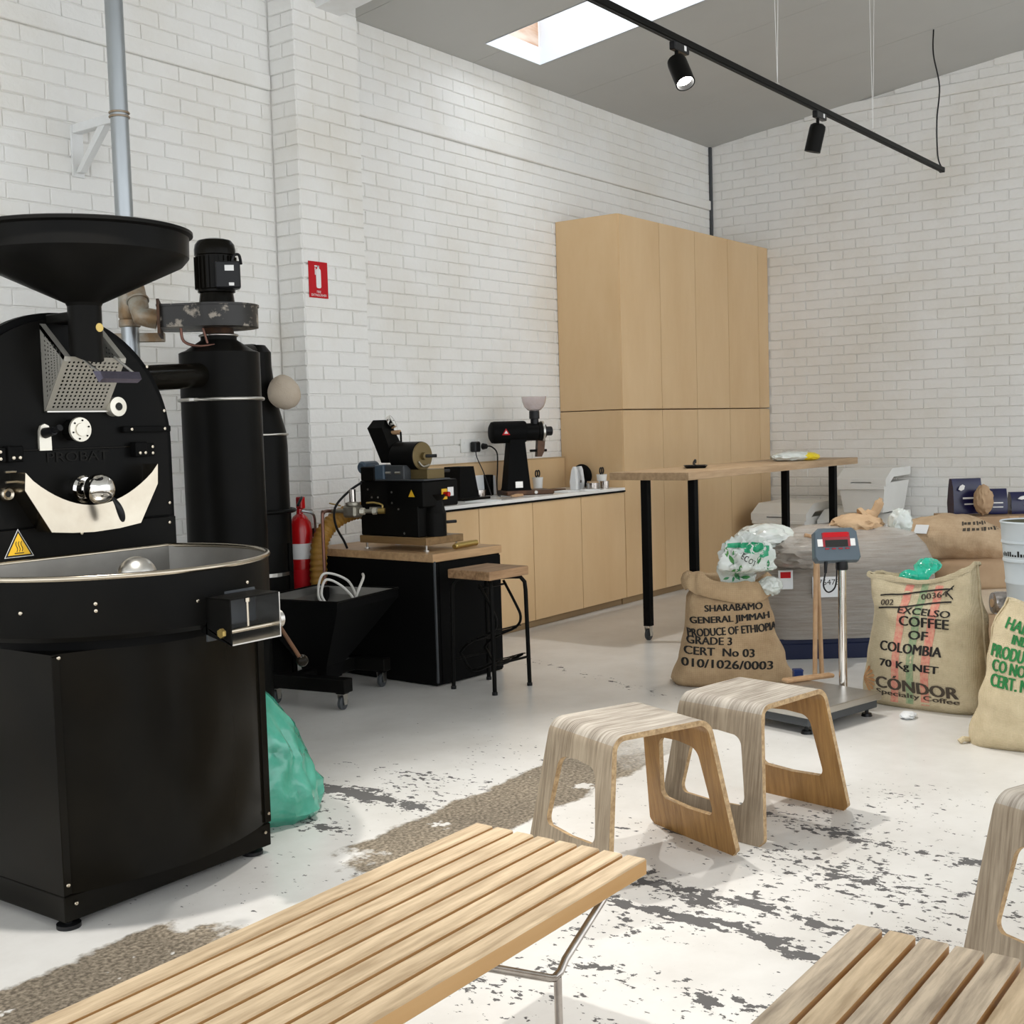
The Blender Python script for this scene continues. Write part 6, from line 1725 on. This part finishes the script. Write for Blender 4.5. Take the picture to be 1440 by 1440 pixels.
# long wooden paddles leaning on the load behind the scale
for k, (px0, px1, lab) in enumerate(((1146, 1147, 'long wooden stirring stick leaning on the wrapped pallet behind the scale'), (1156, 1149, 'second wooden stick crossing behind the long stirring stick'))):
    a = at_depth(px0, 953, 6.25 + .05 * k); b = at_depth(px1, 785, 6.52 + .05 * k)
    a.z = max(a.z, .02)
    o = MB().tube([a, a.lerp(b, .5), b], .0118, 12).build('wooden_stick', MT['stick']); tag(o, lab, 'stick')
a, b = at_depth(1105, 962, 6.05), at_depth(1168, 957, 6.15); a.z = b.z = .022 + .115
o = MB().box((0, 0, 0), ((b - a).length + .02, .05, .02), .006).build('paddle_blade', MT['stick']); o.location = (a + b) / 2 ; o.location.z = .1125 + .0105; o.rotation_euler = (0, 0, math.atan2(b.y - a.y, b.x - a.x)); tag(o, 'flat wooden paddle lying across the back of the scale platform', 'paddle')
t = thing('blue_box', 'small dark blue box standing at the foot of the pallet', 'box', at_depth(1122, 950, 6.35), math.radians(-54)); t.location.z = 0
MB().box((0, 0, .058), (.048, .045, .116), .004).build('box_body', MT['blue'], t)
MB().box((0, 0, .112), (.050, .047, .012), .003).build('lid', MT['blue'], t)
# ------------------------------------------------------------------ bent plywood stools
def ply_stool_mesh():
    Hs, Tk, Rb = .452, .018, .055
    span_t, span_b = .385, .535            # outside widths between the legs at top and floor
    # centre line of the sheet in (u,z): up the left leg, over the seat, down the right leg
    lx0, lx1 = -span_b / 2, -span_t / 2
    dirv = Vector((lx1 - lx0, Hs)).normalized()
    pts = []
    legpts = 72
    ang = math.atan2(dirv.y, dirv.x)       # direction of the leg
    Lleg = (Hs - Rb) / dirv.y
    for k in range(legpts + 1):
        s = Lleg * k / legpts; pts.append((lx0 + dirv.x * s, dirv.y * s, dirv))
    # fillet
    nrm = Vector((dirv.y, -dirv.x)); cxy = Vector(pts[-1][:2]) + nrm * Rb
    a0 = math.atan2(-nrm.y, -nrm.x); a1 = PI / 2
    for k in range(1, 9):
        a = a0 + (a1 - a0) * k / 8
        pts.append((cxy.x + Rb * math.cos(a), cxy.y + Rb * math.sin(a), Vector((math.sin(a), -math.cos(a)))))
    half = pts
    zt = half[-1][1]; dz = Hs - zt
    half = [(u, z + dz * sstep(0, Hs, z), d) for u, z, d in half]
    mid = [(half[-1][0] + (0 - half[-1][0]) * k / 6, half[-1][1], Vector((1, 0))) for k in range(1, 6)]
    right = [(-u, z, Vector((d.x, -d.y))) for u, z, d in reversed(half)]
    line = half + mid + [(0, half[-1][1], Vector((1, 0)))] + [(-u, z, d) for u, z, d in reversed(mid)] + right
    def halfw(z): return .225 + (.170 - .225) * min(1, z / Hs) - .022 * (1 - sstep(0, .03, z)) ** 2
    hz0, hz1 = .115, .345
    def hole(z):
        if z <= hz0 or z >= hz1: return 0.
        w = .138 + (.098 - .138) * (z - hz0) / (hz1 - hz0)
        e = min(z - hz0, hz1 - z); r = .035
        if e < r: w -= r - math.sqrt(max(0, r * r - (r - e) ** 2))
        return w
    m = MB()
    n = len(line); UVS = []; SS = [0.]
    for i in range(n - 1): SS.append(SS[-1] + math.hypot(line[i + 1][0] - line[i][0], line[i + 1][1] - line[i][1]))
    def P(i, v, side):
        u, z, d = line[i]; nn = Vector((-d.y, d.x))       # outwards
        o = nn * (0 if side == 0 else -Tk)
        return (u + o.x, v, z + o.y)
    def mat_o(i): return 0 if line[i][1] > Hs - Rb * .55 else 1
    for i in range(n - 1):
        za, zb = line[i][1], line[i + 1][1]
        wa, wb = halfw(za), halfw(zb); ha, hb = hole(za), hole(zb)
        spans = []
        if ha > 0 or hb > 0:
            spans = [((-wa, -ha), (-wb, -hb)), ((ha, wa), (hb, wb))]
        else: spans = [((-wa, wa), (-wb, wb))]
        for (a0_, a1_), (b0, b1) in spans:
            N = 4 if len(spans) == 2 else 8
            for k in range(N):
                f0, f1 = k / N, (k + 1) / N
                q = [(i, a0_ + (a1_ - a0_) * f0), (i, a0_ + (a1_ - a0_) * f1), (i + 1, b0 + (b1 - b0) * f1), (i + 1, b0 + (b1 - b0) * f0)]
                m.add([P(j, v, 0) for j, v in q], [(0, 1, 2, 3)], mat_o(i)); UVS.extend([(SS[j], v) for j, v in q])
                m.add([P(j, v, 1) for j, v in q], [(3, 2, 1, 0)], 2); UVS.extend([(SS[j] + 3.7, v) for j, v in reversed(q)])
        for s in (-1, 1):
            m.add([P(i, s * wa, 0), P(i + 1, s * wb, 0), P(i + 1, s * wb, 1), P(i, s * wa, 1)], [(0, 1, 2, 3)], 3); UVS.extend([(SS[i], 0), (SS[i + 1], 0), (SS[i + 1], .02), (SS[i], .02)])
            if ha > 0 or hb > 0:
                m.add([P(i, s * ha, 0), P(i + 1, s * hb, 0), P(i + 1, s * hb, 1), P(i, s * ha, 1)], [(0, 1, 2, 3)], 3); UVS.extend([(SS[i], 0), (SS[i + 1], 0), (SS[i + 1], .02), (SS[i], .02)])
    for i in (0, n - 1):
        w = halfw(line[i][1]); m.add([P(i, -w, 0), P(i, w, 0), P(i, w, 1), P(i, -w, 1)], [(0, 1, 2, 3)], 3); UVS.extend([(-w, 0), (w, 0), (w, .02), (-w, .02)])
    # weld
    me_o = m.build('plywood_stool', [MT['ply_grey'], MT['ply_leg'], MT['ply_amber'], MT['ply_edge']], fix=False)
    uvl = me_o.data.uv_layers.new(name='UVMap')
    for li, uv_ in enumerate(UVS): uvl.data[li].uv = uv_
    bm = bmesh.new(); bm.from_mesh(me_o.data); bmesh.ops.remove_doubles(bm, verts=bm.verts, dist=1e-5); bmesh.ops.recalc_face_normals(bm, faces=bm.faces); bm.to_mesh(me_o.data); bm.free()
    me_o.data.polygons.foreach_set('use_smooth', [True] * len(me_o.data.polygons)); me_o.data.set_sharp_from_angle(angle=math.radians(35))
    return me_o
s0 = ply_stool_mesh()
for i, (x, y, a, lab) in enumerate(((3.385, 2.035, -22, 'bent plywood stool with cut-out legs at the end of the long bench'), (3.955, 1.868, -10.5, 'bent plywood stool with cut-out legs next to the platform scale'),
                                    (3.27, .60, -22, 'bent plywood stool with cut-out legs behind the short slatted bench'))):
    o = s0 if i == 0 else s0.copy()
    if i: COL.objects.link(o)
    o.location = (x, y, .001); o.rotation_euler = (0, 0, math.radians(a)); tag(o, lab, 'stool', 'bent plywood stools')

# ------------------------------------------------------------------ slatted benches
def slat_mesh(Lb, sw):
    m = MB().box((-Lb / 2, 0, 0), (Lb, sw, .038), .003)
    m.mi = [1 if abs((Vector(m.v[f[1]]) - Vector(m.v[f[0]])).cross(Vector(m.v[f[2]]) - Vector(m.v[f[0]])).normalized().y) > .9 else 0 for f in m.f]
    return m
def bench(name, label, x0, x1, y0, y1, mats, seed, nsl=8, overhang=0.):
    t = thing(name, label, 'bench', (x1, y0, 0))
    Lb = x1 - x0; pitch = (y1 - y0 + .011) / nsl; sw = pitch - .011
    rnd = random.Random(seed)
    proto = None
    for k in range(nsl):
        if proto is None or True:
            o = slat_mesh(Lb, sw).build('slat', [mats[k % len(mats)], MT['teak_side']], t)
        o.location = (rnd.uniform(-.002, .002), sw / 2 + k * pitch, .402)
    for x in (-.16, -Lb + .16, -Lb / 2):
        MB().box((x, (y1 - y0) / 2, .376), (.045, y1 - y0 - .06, .018), .002).build('cross_batten', MT['teak'], t)
    for xe in (-.345, -Lb + .345):
        for yy in (.016, y1 - y0 - .016):
            lg = bpy.data.objects.new('leg', None); COL.objects.link(lg); lg.parent = t; lg.location = (xe, yy, 0)
            MB().tube([(0, 0, .0), (0, 0, .262), (0, 0, .275)], .0085, 12).build('foot_tube', MT['chrome_dark'], lg, smooth=50)
            MB().tube([(-.235, 0, .384), (-.03, 0, .283), (-.012, 0, .2765), (.010, 0, .281), (.03, 0, .30), (.195, 0, .384)], .0085, 12).build('spread_tube', MT['chrome_dark'], lg, smooth=50)
    return t
bench('slatted_bench', 'long teak slatted bench on chrome legs beside the roaster', .45, 2.362, 1.383, 1.872, [MT['teak']], 4)
bench('slatted_bench', 'silvered teak slatted bench in front of the third plywood stool', .55, 2.262, .365, .858, [MT['teak_grey'], MT['teak_grey'], MT['teak'], MT['teak_grey']], 9)

# ------------------------------------------------------------------ green bag behind the roaster
gb = thing('green_bag', 'green plastic sack slumped on the floor behind the roaster', 'bag', (3.05, 3.44, 0))
m = MB(); rings = []
for k in range(31):
    t_ = k / 30; ring = []
    r = (.235 * (1 - t_) ** .55 * (1 + .25 * math.sin(t_ * PI)) if t_ > .06 else .20 + .6 * t_)
    for i in range(72):
        a = 2 * PI * i / 72
        q = Vector((math.cos(a) * 1.6, math.sin(a) * 1.6, t_ * 2.2 + 4.))
        f = 1 + .26 * (abs(noise.noise(q)) - .2) + .15 * (abs(noise.noise(q * 2.6)) - .2) + .05 * abs(noise.noise(q * 6.))
        ring.append((max(r * f * math.cos(a) - .10 * t_, -.270), r * f * math.sin(a) + .05 * t_, .57 * t_ + (.01 * noise.noise(q * 3) if k else 0)))
    rings.append(ring)
m.ring_loft(rings, True, True, True); m.build('bag_body', MT['green_film'], gb, smooth=40)
MB().tube([(-.10, .05, .55), (-.11, .055, .60), (-.13, .06, .66)], [.02, .03, .045], 12).build('tied_top', MT['green_film'], gb, smooth=50)
